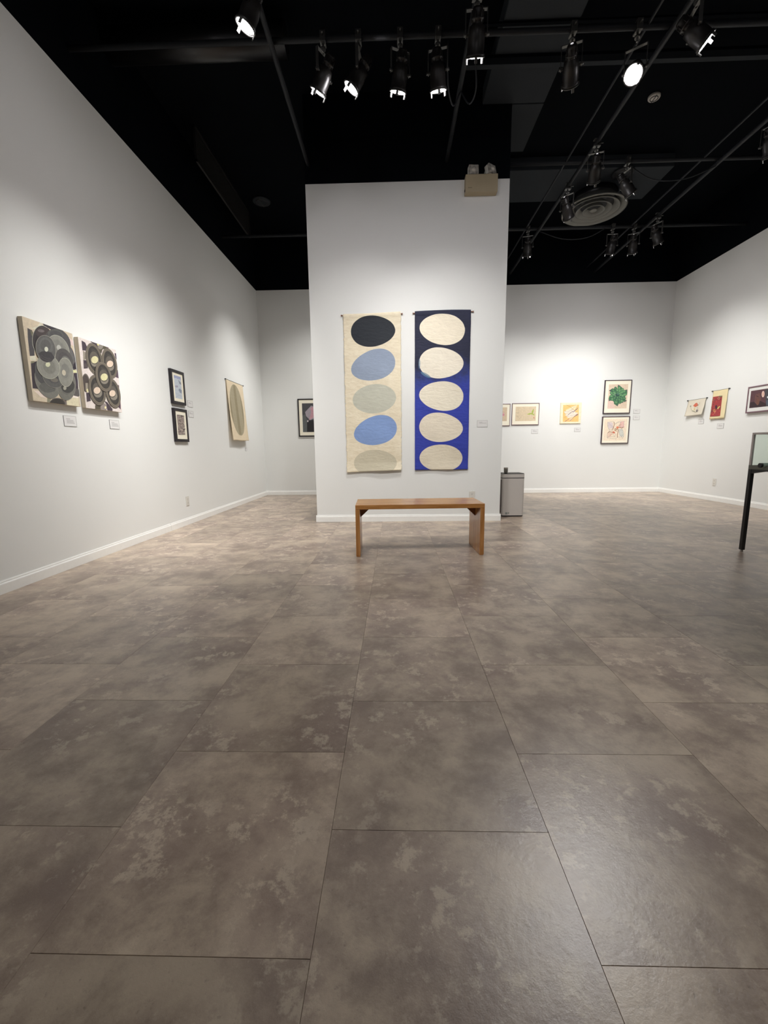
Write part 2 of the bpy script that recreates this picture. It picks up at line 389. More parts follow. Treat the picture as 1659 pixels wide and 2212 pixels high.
# ------------------------------------------------------------------ spotlights
def lamp_meshes():
    d = {}
    bm = bmesh.new()   # body: axis along -Z is the beam, origin at the pivot
    lathe(bm, [(.012, .135), (.03, .132), (.036, .12), (.036, .085), (.045, .08), (.045, .072), (.036, .067), (.036, .05), (.052, .04), (.056, .0), (.060, -.02), (.060, -.09), (.066, -.094), (.066, -.108), (.060, -.108), (.056, -.09), (.052, -.088)], 28, close=False)
    for k in range(6):
        a = k*PI/3; r = .040
        cyl(bm, (r*math.cos(a), r*math.sin(a), .055), (r*math.cos(a), r*math.sin(a), .115), .0035, 6)
    o = mesh_obj('housing', bm, M_LAMP); d['housing'] = o.data; bpy.data.objects.remove(o)
    bm = bmesh.new(); lathe(bm, [(.058, -.100), (.054, -.108), (.03, -.114), (.002, -.116)], 28)
    o = mesh_obj('lens', bm, M_LENS); d['lens'] = o.data; bpy.data.objects.remove(o)
    bm = bmesh.new(); lathe(bm, [(.064, -.108), (.070, -.108), (.070, -.114), (.062, -.114), (.062, -.108)], 28, close=False)
    for k in range(3):
        a = k*2*PI/3+.5; q = Matrix.Rotation(a, 4, 'Z')
        vs = box(bm, (.060, -.010, -.142), (.066, .010, -.108))
        bmesh.ops.transform(bm, matrix=q, verts=list({v for f_ in vs for v in f_.verts}))
    o = mesh_obj('filter_holder', bm, M_STEEL); d['filter_holder'] = o.data; bpy.data.objects.remove(o)
    bm = bmesh.new()   # yoke, top at z=.20, pivots at z=0, in the local XZ plane
    box(bm, (-.078, -.012, -.01), (-.073, .012, .15)); box(bm, (.073, -.012, -.01), (.078, .012, .15)); box(bm, (-.078, -.012, .15), (.078, .012, .155))
    cyl(bm, (-.09, 0, 0), (-.058, 0, 0), .009, 10); cyl(bm, (.058, 0, 0), (.09, 0, 0), .009, 10)
    o = mesh_obj('yoke', bm, M_STEEL); d['yoke'] = o.data; bpy.data.objects.remove(o)
    bm = bmesh.new()   # clamp, origin on the pipe axis, jaws wrap the pipe
    box(bm, (-.022, -.036, -.034), (.022, -.024, .03), .002); box(bm, (-.022, -.036, .024), (.022, .03, .034), .002); box(bm, (-.022, -.036, -.038), (.022, .034, -.026), .002)
    cyl(bm, (0, 0, -.036), (0, 0, -.10), .008, 10); cyl(bm, (0, -.07, .0), (0, -.034, .0), .006, 8); cyl(bm, (0, 0, -.06), (0, 0, -.075), .02, 12)
    o = mesh_obj('clamp', bm, M_STEEL); d['clamp'] = o.data; bpy.data.objects.remove(o)
    return d
LM = lamp_meshes()
def spot(x, y, target, label, power, along='x', cone=70, blend=.9, lens='lens', drop=.25, radius=.035):
    """a spotlight clamped to the pipe at (x, y); along = direction its pipe runs"""
    pz = PZ+.044 if along == 'x' else PZ
    root = empty('spotlight', (x, y, pz), label, 'spotlight', 'gallery spotlights on the ceiling pipes')
    def part(name, loc, q):
        o = bpy.data.objects.new(name, LM[name]); COL.objects.link(o); o.parent = root; o.location = loc
        o.rotation_mode = 'QUATERNION'; o.rotation_quaternion = q; return o
    part('clamp', (0, 0, 0), Quaternion((0, 0, 1), 0 if along == 'x' else PI/2))
    piv = Vector((0, 0, -drop)); d = (Vector(target)-(Vector((x, y, pz))+piv)).normalized()
    az = math.atan2(d.x, d.y)      # yoke arms perpendicular to the aim
    part('yoke', (0, 0, -drop), Quaternion((0, 0, 1), -az))
    q = Vector((0, 0, -1)).rotation_difference(d)
    hz = part('housing', piv, q)
    ln = part('lens', piv, q); part('filter_holder', piv, q)
    L = bpy.data.lights.new('spot_beam', 'SPOT'); L.energy = power*PW; L.spot_size = math.radians(cone); L.spot_blend = blend
    L.shadow_soft_size = radius; L.color = (1, .98, .955)
    lo = bpy.data.objects.new('spot_beam', L); COL.objects.link(lo); lo.parent = root; lo.location = piv+d*.122
    lo.rotation_mode = 'QUATERNION'; lo.rotation_quaternion = q
    return root
WX = XL+.05
LAMPS = [
 (-.925, 3.22, (WX, 3.35, .7), 'spotlight with glowing lens, leftmost of all, above the left wall paintings', 135, 'y', 68),
 (-.54, 3.8, (WX, 5.05, .8), 'leftmost of the four spotlights in a row before the partition', 150, 'x', 66),
 (-.26, 3.8, (WX, 4.1, .8), 'second of the four spotlights in a row, lens glowing widest', 105, 'x', 66),
 (.065, 3.8, (-.5, YC, .9), 'third of the four spotlights in a row, aimed at the pale scroll', 52, 'x', 85),
 (.36, 3.8, (.7, YC, .9), 'rightmost of the four spotlights in a row, aimed at the blue scroll', 52, 'x', 85),
 (.6, 3.46, (.7, YC, 1.4), 'spotlight hanging just right of the row of four, seen from behind', 26, 'y', 80),
 (1.4, 3.8, (3.1, YB, 1.0), 'dark spotlight left of the brightest one, seen from behind', 130, 'x', 50),
 (1.895, 3.8, (-.2, .6, 0), 'brightest spotlight, its lens facing the camera', 190, 'x', 60),
 (2.14, 3.5, (XR, 3.1, 1.2), 'spotlight near the top right corner showing only a slanting lit rim', 130, 'y', 75),
 (2.14, 4.98, (3.2, YB, .9), 'spotlight above the round diffuser, nearer the partition', 110, 'y', 70),
 (2.66, 5.36, (XR, 6.0, 1.0), 'spotlight above the round diffuser with a starlike lit rim', 110, 'x', 80),
 (2.14, 5.72, (4.3, YB, .9), 'spotlight touching the left edge of the round diffuser', 110, 'y', 70),
 (2.0, 6.82, (2.4, YB, 1.0), 'small far spotlight just right of the partition', 56, 'x', 80),
 (3.24, 6.82, (3.3, YB, 1.0), 'leftmost of the three far spotlights before the back wall', 56, 'x', 80),
 (3.55, 6.82, (4.3, YB, 1.0), 'middle of the three far spotlights before the back wall', 56, 'x', 80),
 (3.67, 6.45, (XR, 7.2, 1.0), 'rightmost of the three far spotlights before the back wall', 80, 'y', 80),
 (3.67, 4.66, (XR, 5.7, 1.0), 'spotlight at the right edge of the view under the pipe', 100, 'y', 85),
 # behind the partition
 (-.8, 6.82, (WX, 7.0, 1.1), 'spotlight hidden behind the partition, lighting the oval scroll', 150, 'x', 74),
 (-.5, 6.82, (-1.7, YB, 1.0), 'spotlight hidden behind the partition, lighting the framed pink print', 110, 'x', 85),
 # unseen fill lamps added overhead to brighten bench and floor, on the same pipes
 (-.945, 1.3, (-.6, 4.9, .2), 'added fill spotlight, out of view overhead on the left pipe, aimed at the bench', 130, 'y', 80),
 (.6, 1.0, (.5, 5.0, .3), 'added fill spotlight, out of view overhead on the middle pipe, aimed at the bench', 130, 'y', 80),
 (2.14, 1.6, (2.6, 6.2, 0), 'added fill spotlight, out of view overhead on the right pipe, aimed at the far floor', 80, 'y', 80),
 (-.945, 2.3, (-1.9, 4.6, 0), 'added fill spotlight, out of view overhead on the left pipe, aimed at the floor by the wall', 90, 'y', 64),
]
for x, y, tg, lb, pw, al, cone in LAMPS: spot(x, y, tg, lb, pw, al, cone, 1.0, drop=.29 if pw == 190 else .25)

def cable(label, pts, r=.006, m_=None):
    # smooth the sag
    P = [Vector(p) for p in pts]; out = []
    for i in range(len(P)-1):
        p0 = P[max(i-1, 0)]; p1 = P[i]; p2 = P[i+1]; p3 = P[min(i+2, len(P)-1)]
        for k in range(6):
            t_ = k/6; out.append(.5*((2*p1)+(p2-p0)*t_+(2*p0-5*p1+4*p2-p3)*t_*t_+(3*p1-p0-3*p2+p3)*t_**3))
    out.append(P[-1]); bm = bmesh.new(); tube(bm, out, r)
    tag(mesh_obj('power_cable', bm, m_ or M_PIPE), label, 'cable')
cable('cable looping from the row of four spotlights to the pipe on its right', [(.44, 3.82, 4.07), (.46, 3.95, 3.86), (.53, 4.15, 3.85), (.6, 4.25, 4.02)])
cable('cable looping down to the pipe from the right side before the partition', [(.64, 3.82, 4.07), (.70, 4.0, 3.88), (.67, 4.15, 3.86), (.61, 4.25, 4.03)])
cable('slack cable sagging between two far spotlights under the round diffuser', [(2.16, 6.8, 4.05), (2.5, 6.78, 3.93), (2.85, 6.78, 3.94), (3.12, 6.8, 4.07)])
cable('slack cable sagging from the starlike spotlight toward the right pipe', [(2.7, 5.38, 4.06), (3.0, 5.42, 3.93), (3.35, 5.4, 3.92), (3.66, 5.38, 4.03)])

# emergency light on top of the partition face
t = empty('emergency_light', ((.797+1.149)/2, YC-.001, 3.682), 'beige emergency light box with two clear lamp heads on the partition top', 'emergency light')
hw = (1.149-.797)/2
bm = bmesh.new(); box(bm, (-hw, -.085, 0), (hw, 0, .178), .006); mesh_obj('case', bm, M_BEIGE, t)
bm = bmesh.new(); box(bm, (-hw-.007, -.06, .02), (-hw, -.04, .04), .002); mesh_obj('test_button', bm, M_BLACKMETAL, t)
bm = bmesh.new()
for k in range(4): box(bm, (-hw+.03+k*.011, -.0862, .04), (-hw+.037+k*.011, -.0848, .045))
mesh_obj('printed_mark', bm, M_SLOT, t)
for cx, rz, rx in ((-.087, .08, -.08), (.108, .62, -.25)):
    hd = bpy.data.objects.new('lamp_head', None)
    bm = bmesh.new()
    box(bm, (-.055, .0, -.05), (.055, .045, .045), .008)
    lathe_v = bmesh.ops.create_cone(bm, cap_ends=True, segments=20, radius1=.05, radius2=.03, depth=.05, matrix=Matrix.Translation((0, .06, 0))@Matrix.Rotation(-PI/2, 4, 'X'))
    cyl(bm, (0, .02, -.05), (0, .02, -.075), .015, 12)
    hd = mesh_obj('lamp_head', bm, M_CREAMPLATE, t); hd.location = (cx, -.045, .238); hd.rotation_euler = (rx, 0, rz)
    bm = bmesh.new(); box(bm, (-.056, -.022, -.05), (.056, 0.0, .046), .01)
    for k in range(5):
        x = -.04+k*.02; box(bm, (x-.004, -.026, -.042), (x+.004, -.021, .04), .001)
    lathe_d = bmesh.ops.create_cone(bm, cap_ends=True, segments=16, radius1=.032, radius2=.012, depth=.02, matrix=Matrix.Translation((0, -.03, -.005))@Matrix.Rotation(PI/2, 4, 'X'))
    ln = mesh_obj('clear_lens', bm, M_CLEAR, hd)

# ------------------------------------------------------------------ bench
t = empty('bench', (-.335, 3.461, 0), 'waterfall-sided oak bench standing in front of the white partition', 'bench', rz=.04)
BL, BD, BH, BT, LT = 1.090, .425, .444, .037, .036
bm = bmesh.new(); box(bm, (0, 0, BH-BT), (BL, BD, BH), .003); mesh_obj('seat', bm, M_WOOD, t)
for x0 in (0, BL-LT):
    bm = bmesh.new(); box(bm, (x0, 0, .006), (x0+LT, BD, BH-BT-.0003), .002); box(bm, (x0+.002, .002, 0.0002), (x0+LT-.002, BD-.002, .006))
    mesh_obj('leg', bm, M_WOODV, t)
for s, x0 in ((1, LT+.0005), (-1, BL-LT-.0005)):
    bm = bmesh.new(); zt = BH-BT-.0005
    pr = [(x0, zt), (x0+s*.098, zt), (x0+s*.078, zt-.002), (x0, zt-.083)]
    pr = [(x0, zt), (x0+s*.1, zt), (x0, zt-.095)]
    A = [bm.verts.new((x, .195, z)) for x, z in pr]; B = [bm.verts.new((x, .235, z)) for x, z in pr]
    for i in range(3): bm.faces.new((A[i], A[(i+1) % 3], B[(i+1) % 3], B[i]))
    bm.faces.new(A); bm.faces.new(B[::-1]); mesh_obj('corner_bracket', bm, M_WOODD, t)

# ------------------------------------------------------------------ air purifier and cup
PX0, PX1, PY0, PY1, PH = 1.40, 1.685, 5.478, 5.76, .567
t = empty('air_purifier', ((PX0+PX1)/2, (PY0+PY1)/2, 0), 'pale grey tower air purifier standing behind the right edge of the partition', 'air purifier')
hx, hy = (PX1-PX0)/2, (PY1-PY0)/2
def rbox(bm, x, y, z0, z1, r, seg=5, mi=0):
    pts = []
    for cx, cy, a0 in ((x-r, y-r, 0), (-x+r, y-r, PI/2), (-x+r, -y+r, PI), (x-r, -y+r, 1.5*PI)):
        for k in range(seg+1): a = a0+k*PI/2/seg; pts.append((cx+r*math.cos(a), cy+r*math.sin(a)))
    A = [bm.verts.new((*p, z0)) for p in pts]; B = [bm.verts.new((*p, z1)) for p in pts]; n = len(pts)
    for i in range(n): bm.faces.new((A[i], A[(i+1) % n], B[(i+1) % n], B[i])).material_index = mi
    bm.faces.new(A[::-1]).material_index = mi; bm.faces.new(B).material_index = mi
bm = bmesh.new(); rbox(bm, hx-.004, hy-.004, .0003, .016, .028); mesh_obj('base', bm, M_BLACKMETAL, t)
bm = bmesh.new(); rbox(bm, hx, hy, .016, PH-.064, .03); mesh_obj('body', bm, M_PURIFIER, t)
bm = bmesh.new(); rbox(bm, hx+.0004, hy+.0004, PH-.064, PH-.055, .03); mesh_obj('seam', bm, M_DARKPL, t)
bm = bmesh.new(); rbox(bm, hx, hy, PH-.055, PH-.008, .03); mesh_obj('top_band', bm, M_PURIFIER, t)
bm = bmesh.new(); rbox(bm, hx-.003, hy-.003, PH-.008, PH, .03); mesh_obj('top_plate', bm, M_DARKPL, t)
for s in (-1, 1):
    bm = bmesh.new(); box(bm, (s*hx, -hy+.04, .05), (s*(hx+.0015), hy-.04, PH-.085), .0005)
    for k in range(38):
        z = .06+k*.0112; box(bm, (s*(hx+.001), -hy+.05, z), (s*(hx+.004), hy-.05, z+.0055))
    mesh_obj('side_grille', bm, M_GRILLE, t)
bm = bmesh.new(); box(bm, (-hx+.045, -hy-.0008, .030), (-hx+.075, -hy, .058)); box(bm, (-hx+.082, -hy-.0008, .036), (-hx+.096, -hy, .060)); mesh_obj('sticker', bm, simple('grey_green_sticker', (140, 144, 138), .4), t)
cupx = hit(1092, 1016, 1, PY0+.1).x
t = empty('cup', (cupx, PY0+.085, PH+.0003), 'small grey cylindrical cup standing on the air purifier', 'cup')
bm = bmesh.new(); lathe(bm, [(.001, 0), (.020, 0), (.0235, .006), (.0255, .03), (.026, .068), (.024, .072), (.022, .066), (.021, .02), (.001, .016)], 24, close=False); mesh_obj('vessel', bm, M_CUP, t, True)
bm = bmesh.new(); lathe(bm, [(.0258, .058), (.0268, .06), (.0268, .07), (.0255, .0735), (.0238, .0735), (.0238, .07)], 24, close=False); mesh_obj('rim', bm, simple('pale_cup_rim', (150, 144, 134), .4), t)

# ------------------------------------------------------------------ display case, cut by the right edge of the photograph
X0, Y1 = 2.965, 3.603; X1, Y0 = 3.62, 2.55; ZT0, ZT1, ZG = .706, .738, 1.005
t = empty('display_case', ((X0+X1)/2, (Y0+Y1)/2, 0), 'glass-topped display case on black legs at the right edge', 'display case')
ox, oy = (X0+X1)/2, (Y0+Y1)/2; a, b_ = (X1-X0)/2, (Y1-Y0)/2; LW = .029
for sx in (-1, 1):
    for sy in (-1, 1):
        bm = bmesh.new(); x = sx*a; y = sy*b_
        box(bm, (x, y, .016), (x-sx*LW, y-sy*LW, ZT0-.0005), .0015)
        mesh_obj('leg', bm, M_BLACKMETAL, t)
        bm = bmesh.new(); cyl(bm, (x-sx*LW/2, y-sy*LW/2, .0003), (x-sx*LW/2, y-sy*LW/2, .016), .010, 12); mesh_obj('levelling_foot', bm, M_GREYMETAL, t)
# aprons that taper away from each leg
for sx in (-1, 1):
    bm = bmesh.new(); xs = (sx*(a-.003), sx*(a-LW+.003)); ys = [-b_+LW, -b_+LW+.13, b_-LW-.13, b_-LW]; zb = [ZT0-.036, ZT0-.013, ZT0-.013, ZT0-.036]
    top = ZT0-.0005
    cols = [[bm.verts.new((x, y, z)) for x, z in ((xs[0], top), (xs[1], top), (xs[1], zz), (xs[0], zz))] for y, zz in zip(ys, zb)]
    for c0, c1 in zip(cols, cols[1:]):
        for k in range(4): bm.faces.new((c0[k], c0[(k+1) % 4], c1[(k+1) % 4], c1[k]))
    bm.faces.new(cols[0][::-1]); bm.faces.new(cols[-1]); mesh_obj('apron', bm, M_BLACKMETAL, t)
for sy in (-1, 1):
    bm = bmesh.new(); box(bm, (-a+LW, sy*(b_-.003), ZT0-.015), (a-LW, sy*(b_-LW+.003), ZT0-.0005)); mesh_obj('apron', bm, M_BLACKMETAL, t)
bm = bmesh.new(); box(bm, (-a, -b_, ZT0), (a, b_, ZT0+.016)); box(bm, (-a, -b_, ZT0+.016), (-a+.014, b_, ZT1)); box(bm, (a-.014, -b_, ZT0+.016), (a, b_, ZT1)); box(bm, (-a+.014, -b_, ZT0+.016), (a-.014, -b_+.014, ZT1)); box(bm, (-a+.014, b_-.014, ZT0+.016), (a-.014, b_, ZT1))
mesh_obj('tray', bm, M_TRAY, t)
FW = .016
for sx in (-1, 1):
    for sy in (-1, 1):
        bm = bmesh.new(); x = sx*a; y = sy*b_; box(bm, (x, y, ZT1+.0003), (x-sx*FW, y-sy*FW, ZG-FW), .0008); mesh_obj('post', bm, M_GREYMETAL, t)
for sx in (-1, 1):
    bm = bmesh.new(); box(bm, (sx*a, -b_, ZG-FW), (sx*(a-FW), b_, ZG), .0008); mesh_obj('top_rail', bm, M_GREYMETAL, t)
    bm = bmesh.new(); box(bm, (sx*(a-.006), -b_+FW, ZT1), (sx*(a-.011), b_-FW, ZG-FW)); mesh_obj('glass_pane', bm, M_GLASS, t)
for sy in (-1, 1):
    bm = bmesh.new(); box(bm, (-a+FW, sy*b_, ZG-FW), (a-FW, sy*(b_-FW), ZG), .0008); mesh_obj('top_rail', bm, M_GREYMETAL, t)
    bm = bmesh.new(); box(bm, (-a+FW, sy*(b_-.006), ZT1), (a-FW, sy*(b_-.011), ZG-FW)); mesh_obj('glass_pane', bm, M_GLASS, t)
bm = bmesh.new(); box(bm, (-a+FW, -b_+FW, ZG-.010), (a-FW, b_-FW, ZG-.005)); mesh_obj('glass_pane', bm, M_GLASS, t)
p = hit(1635, 992, 1, 3.5); zr = ZT0+.016+.0205
t = empty('glass_rod', (p.x, 3.46, zr), 'pale green rod with black end cap lying inside the display case', 'rod')
bm = bmesh.new(); cyl(bm, (.012, 0, .0), (.34, -.03, .0), .0195, 24); mesh_obj('tube', bm, M_ROLL, t)
bm = bmesh.new(); cyl(bm, (-.006, 0, 0), (.012, 0, 0), .0185, 20); mesh_obj('end_cap', bm, M_BLACKMETAL, t)
bm = bmesh.new(); cyl(bm, (.34, -.03, 0), (.358, -.0315, 0), .0185, 20); mesh_obj('end_cap', bm, M_BLACKMETAL, t)

# ------------------------------------------------------------------ wall planes and flat prints
class Plane:
    def __init__(s, ax, v, n): s.ax, s.v, s.n = ax, v, Vector(n)
    def off(s, d): return Plane(s.ax, s.v+s.n[s.ax]*d, s.n)
    def at(s, px, py): return hit(px, py, s.ax, s.v)
    def uz(s, p):       # local coordinate growing to the right as seen from the room
        return ((p.y if s.n.x > 0 else -p.y) if s.ax == 0 else p.x, p.z)
    def pt(s, u, z, d=0):
        if s.ax == 0: return Vector((s.v+s.n.x*d, u if s.n.x > 0 else -u, z))
        return Vector((u, s.v+s.n.y*d, z))
LEFT = Plane(0, XL, (1, 0, 0)); RIGHT = Plane(0, XR, (-1, 0, 0)); BACK = Plane(1, YB, (0, -1, 0)); PART = Plane(1, YC, (0, -1, 0))
def rect(pl, TL, TR, BR, BL_):
    q = [pl.uz(pl.at(*p)) for p in (TL, TR, BR, BL_)]
    return (q[0][0]+q[3][0])/2, (q[1][0]+q[2][0])/2, (q[2][1]+q[3][1])/2, (q[0][1]+q[1][1])/2
def pbox(bm, pl, u0, u1, z0, z1, d0, d1, bev=0):
    box(bm, pl.pt(u0, z0, d0), pl.pt(u1, z1, d1), bev)
def clip(poly, lo, hi):
    for ax_, v, s in ((0, lo[0], 1), (0, hi[0], -1), (1, lo[1], 1), (1, hi[1], -1)):
        out = []
        for i in range(len(poly)):
            a_, b2 = poly[i-1], poly[i]; da, db = (a_[ax_]-v)*s, (b2[ax_]-v)*s
            if (da >= 0) != (db >= 0):
                k = da/(da-db); out.append((a_[0]+(b2[0]-a_[0])*k, a_[1]+(b2[1]-a_[1])*k))
            if db >= 0: out.append(b2)
        poly = out
        if not poly: return []
    return poly
class Ink:
    """flat printed shapes: each colour patch is a polygon a hair above the last"""
    def __init__(s, pl, zm, bounds):     # zm = (ox, oy, scale) of the close-up the shapes were measured in
        s.pl, s.zm, s.b = pl, zm, bounds; s.vs, s.fs, s.cs, s.k = [], [], [], 1
    def uv(s, p):
        ox, oy, sc = s.zm; return s.pl.uz(s.pl.at(ox+p[0]/sc, oy+p[1]/sc))
    def add(s, pts, col, world=False):
        q = pts if world else [s.uv(p) for p in pts]
        u0, u1, z0, z1 = s.b; q = clip(q, (u0, z0), (u1, z1))
        if len(q) < 3: return
        i0 = len(s.vs)
        s.vs += [s.pl.pt(u, z, s.k*.00005) for u, z in q]; s.fs.append(tuple(range(i0, i0+len(q)))); s.cs.append(lin(col)); s.k += 1
    def base(s, col): u0, u1, z0, z1 = s.b; s.add([(u0, z0), (u1, z0), (u1, z1), (u0, z1)], col, True)
    def ell(s, cx, cy, rx, ry, col, ang=0, egg=0, n=36):
        a = math.radians(ang); P = []
        for i in range(n):
            t_ = 2*PI*i/n; x = rx*math.cos(t_); y = ry*math.sin(t_)*(1+egg*math.cos(t_))
            P.append((cx+x*math.cos(a)-y*math.sin(a), cy+x*math.sin(a)+y*math.cos(a)))
        s.add(P, col)
    def line(s, pts, w_, col):
        for a_, b2 in zip(pts, pts[1:]):
            dx, dy = b2[0]-a_[0], b2[1]-a_[1]; L_ = math.hypot(dx, dy) or 1; nx, ny = -dy/L_*w_/2, dx/L_*w_/2
            s.add([(a_[0]+nx, a_[1]+ny), (b2[0]+nx, b2[1]+ny), (b2[0]-nx, b2[1]-ny), (a_[0]-nx, a_[1]-ny)], col)
    def build(s, name, parent):
        me = bpy.data.meshes.new(name); o0 = parent.location
        me.from_pydata([v-o0 for v in s.vs], [], s.fs); me.materials.append(M_INK)
        at = me.color_attributes.new('ink', 'FLOAT_COLOR', 'CORNER'); i = 0
        for p, c_ in zip(me.polygons, s.cs):
            for li in p.loop_indices: at.data[li].color = (*c_, 1)
        o = bpy.data.objects.new(name, me); COL.objects.link(o); o.parent = parent; return o
def local(bm, t_): bmesh.ops.translate(bm, verts=bm.verts, vec=-t_.location)

def framed(pl, quad, depth, rail, label, frame_m, zm, matc, art, art_quad, name='framed_print', cat='framed art'):
    """frame with rails, mat board and a print; quad = outer front corners in the close-up"""
    Zp = lambda p: (zm[0]+p[0]/zm[2], zm[1]+p[1]/zm[2])
    fp = pl.off(depth); u0, u1, z0, z1 = rect(fp, *[Zp(p) for p in quad])
    t_ = empty(name, pl.pt((u0+u1)/2, z0, .0006), label, cat)
    for nm, r_ in (('frame_rail', (u0, u1, z1-rail, z1)), ('frame_rail', (u0, u1, z0, z0+rail)), ('frame_rail', (u0, u0+rail, z0+rail, z1-rail)), ('frame_rail', (u1-rail, u1, z0+rail, z1-rail))):
        bm = bmesh.new(); pbox(bm, pl, r_[0], r_[1], r_[2], r_[3], .0006, depth, .0008); local(bm, t_); mesh_obj(nm, bm, frame_m, t_)
    md = depth-.006
    bm = bmesh.new(); pbox(bm, pl, u0+rail*.8, u1-rail*.8, z0+rail*.8, z1-rail*.8, .001, md); local(bm, t_); mesh_obj('mat_board', bm, matc, t_)
    mp = pl.off(md)
    b_ = rect(mp, *[Zp(p) for p in art_quad]); b_ = (max(b_[0], u0+rail), min(b_[1], u1-rail), b_[2], b_[3])
    ik = Ink(mp, zm, b_); art(ik); ik.build('print', t_)
    return t_

def canvas(pl, quad, depth, label, zm, art):
    Zp = lambda p: (zm[0]+p[0]/zm[2], zm[1]+p[1]/zm[2])
    fp = pl.off(depth); b_ = rect(fp, *[Zp(p) for p in quad]); u0, u1, z0, z1 = b_
    t_ = empty('painting', pl.pt((u0+u1)/2, z0, .0006), label, 'painting')
    bm = bmesh.new(); pbox(bm, pl, u0, u1, z0, z1, .004, depth, .002); pbox(bm, pl, u0+.05, u1-.05, z0+.05, z1-.05, .0006, .004); local(bm, t_); mesh_obj('stretched_canvas', bm, M_CANVAS_SIDE, t_)
    ik = Ink(fp, zm, (u0+.001, u1-.001, z0+.001, z1-.001)); art(ik); ik.build('painted_face', t_)
    return t_

# --- painting of interlaced grey ovals
ZA = (30, 670, 9.62)
G1, G2, G3, G4 = (56, 52, 54), (88, 86, 82), (136, 134, 126), (176, 176, 162)
CRM = (206, 192, 168); PALE = (214, 210, 190)
def stone(k, cx, cy, rx, ry, ang, rim, body, rings=3, ringc=None, egg=0, eye=None, inner=None):
    rx *= 1.07; ry *= 1.02
    k.ell(cx, cy, rx, ry, rim, ang, egg)
    k.ell(cx, cy, rx*.955, ry*.965, body, ang, egg)
    rc = ringc or tuple(min(255, c_+48) for c_ in body)
    for i in range(rings):
        f_ = .90-.075*i; k.ell(cx, cy, rx*f_, ry*f_, rc, ang, egg); k.ell(cx, cy, rx*(f_-.018), ry*(f_-.014), body, ang, egg)
    if inner: k.ell(*inner)
    if eye: k.ell(*eye)
def art_a(k):
    k.base(CRM)
    k.add([(255, 340), (480, 420), (620, 250), (560, 200), (500, 330), (380, 370)], PALE)
    k.add([(590, 255), (1025, 405), (1010, 480), (760, 400), (620, 320)], (58, 54, 62))
    k.add([(1020, 460), (1230, 640), (1260, 760), (1060, 640)], (222, 200, 196))
    k.add([(280, 370), (380, 420), (420, 640), (430, 950), (330, 950), (290, 600)], (78, 76, 78)); k.add([(340, 410), (400, 460), (420, 560), (360, 520)], (110, 106, 88))
    k.add([(330, 960), (450, 940), (460, 1050), (340, 1040)], PALE)
    k.add([(350, 1090), (480, 1060), (540, 1640), (390, 1625)], (62, 56, 62)); k.add([(355, 1060), (430, 1060), (420, 1090), (350, 1110)], (130, 128, 104))
    k.add([(390, 1650), (560, 1690), (690, 1830), (690, 1920), (310, 1870), (330, 1700)], CRM); k.add([(400, 1660), (520, 1680), (680, 1830), (560, 1800)], (228, 212, 200))
    k.add([(690, 1830), (780, 1830), (740, 1920), (690, 1920)], (142, 140, 120)); k.add([(1040, 1870), (1090, 1870), (1100, 1975), (1060, 1960)], (120, 110, 104))
    k.ell(900, 1950, 165, 125, (80, 76, 72)); k.ell(900, 1960, 150, 118, (58, 54, 50))
    k.ell(1180, 1000, 90, 270, (84, 80, 86), -12); k.ell(1175, 990, 78, 240, (104, 102, 102), -12)
    k.add([(1215, 1150), (1285, 1060), (1310, 1240), (1225, 1210)], (50, 44, 54)); k.add([(1210, 1230), (1310, 1270), (1310, 1310), (1225, 1290)], (220, 220, 170))
    k.add([(1235, 1310), (1320, 1300), (1340, 1790), (1225, 1790), (1270, 1550)], (64, 56, 66)); k.ell(1290, 1720, 90, 90, (92, 88, 86))
    k.add([(1090, 1800), (1345, 1820), (1345, 2000), (1100, 1975)], (214, 206, 176)); k.add([(1180, 1760), (1340, 1800), (1340, 1830), (1180, 1810)], (236, 226, 214))
    stone(k, 590, 640, 200, 320, -4, G4, G1, 3, (84, 80, 78)); k.ell(600, 460, 150, 110, (74, 66, 66), -4); k.ell(560, 430, 70, 30, (112, 104, 104), 8)
    stone(k, 900, 690, 250, 310, -28, G2, (78, 76, 78), 3, (96, 94, 92)); k.ell(860, 510, 165, 110, (92, 92, 90), 14); k.ell(870, 520, 140, 85, (80, 80, 80), 14)
    stone(k, 690, 1480, 225, 370, -24, G3, (112, 112, 106), 4, (146, 146, 134)); k.ell(560, 1290, 130, 250, (80, 80, 80), -14)
    k.ell(690, 1610, 170, 105, (98, 98, 94), 10)
    stone(k, 1090, 1560, 180, 310, 0, G3, (104, 104, 98), 4, (142, 140, 128)); k.ell(1110, 1570, 140, 150, (66, 66, 64), 0)
    k.ell(1050, 1620, 34, 40, (156, 154, 140))
    stone(k, 920, 800, 190, 300, -28, (172, 172, 158), (134, 134, 126), 3, (150, 150, 140), 0, (925, 780, 44, 60, (182, 182, 174), -20), (910, 790, 120, 190, (126, 126, 120), -28))
    stone(k, 810, 1370, 200, 260, -35, G3, (82, 82, 82), 4, (124, 124, 116)); k.ell(970, 1340, 60, 180, (66, 66, 70), -18); k.ell(830, 1450, 80, 45, (112, 108, 100), 10)
    stone(k, 1040, 1050, 160, 260, -20, (96, 94, 90), (80, 78, 78), 3, (112, 110, 104)); k.ell(1080, 1090, 90, 150, (108, 108, 104), -24)
    stone(k, 1060, 1290, 150, 300, -5, (176, 176, 160), (134, 134, 126), 5, (154, 154, 142), 0, (1025, 1300, 40, 60, (190, 182, 162), -10), (1050, 1260, 85, 150, (124, 124, 118), -4))
    stone(k, 700, 1170, 210, 270, -35, (176, 176, 160), (136, 136, 128), 3, (156, 156, 144), 0, (690, 1130, 48, 50, (206, 208, 176), 10), (720, 1180, 120, 150, (124, 124, 116), -30))
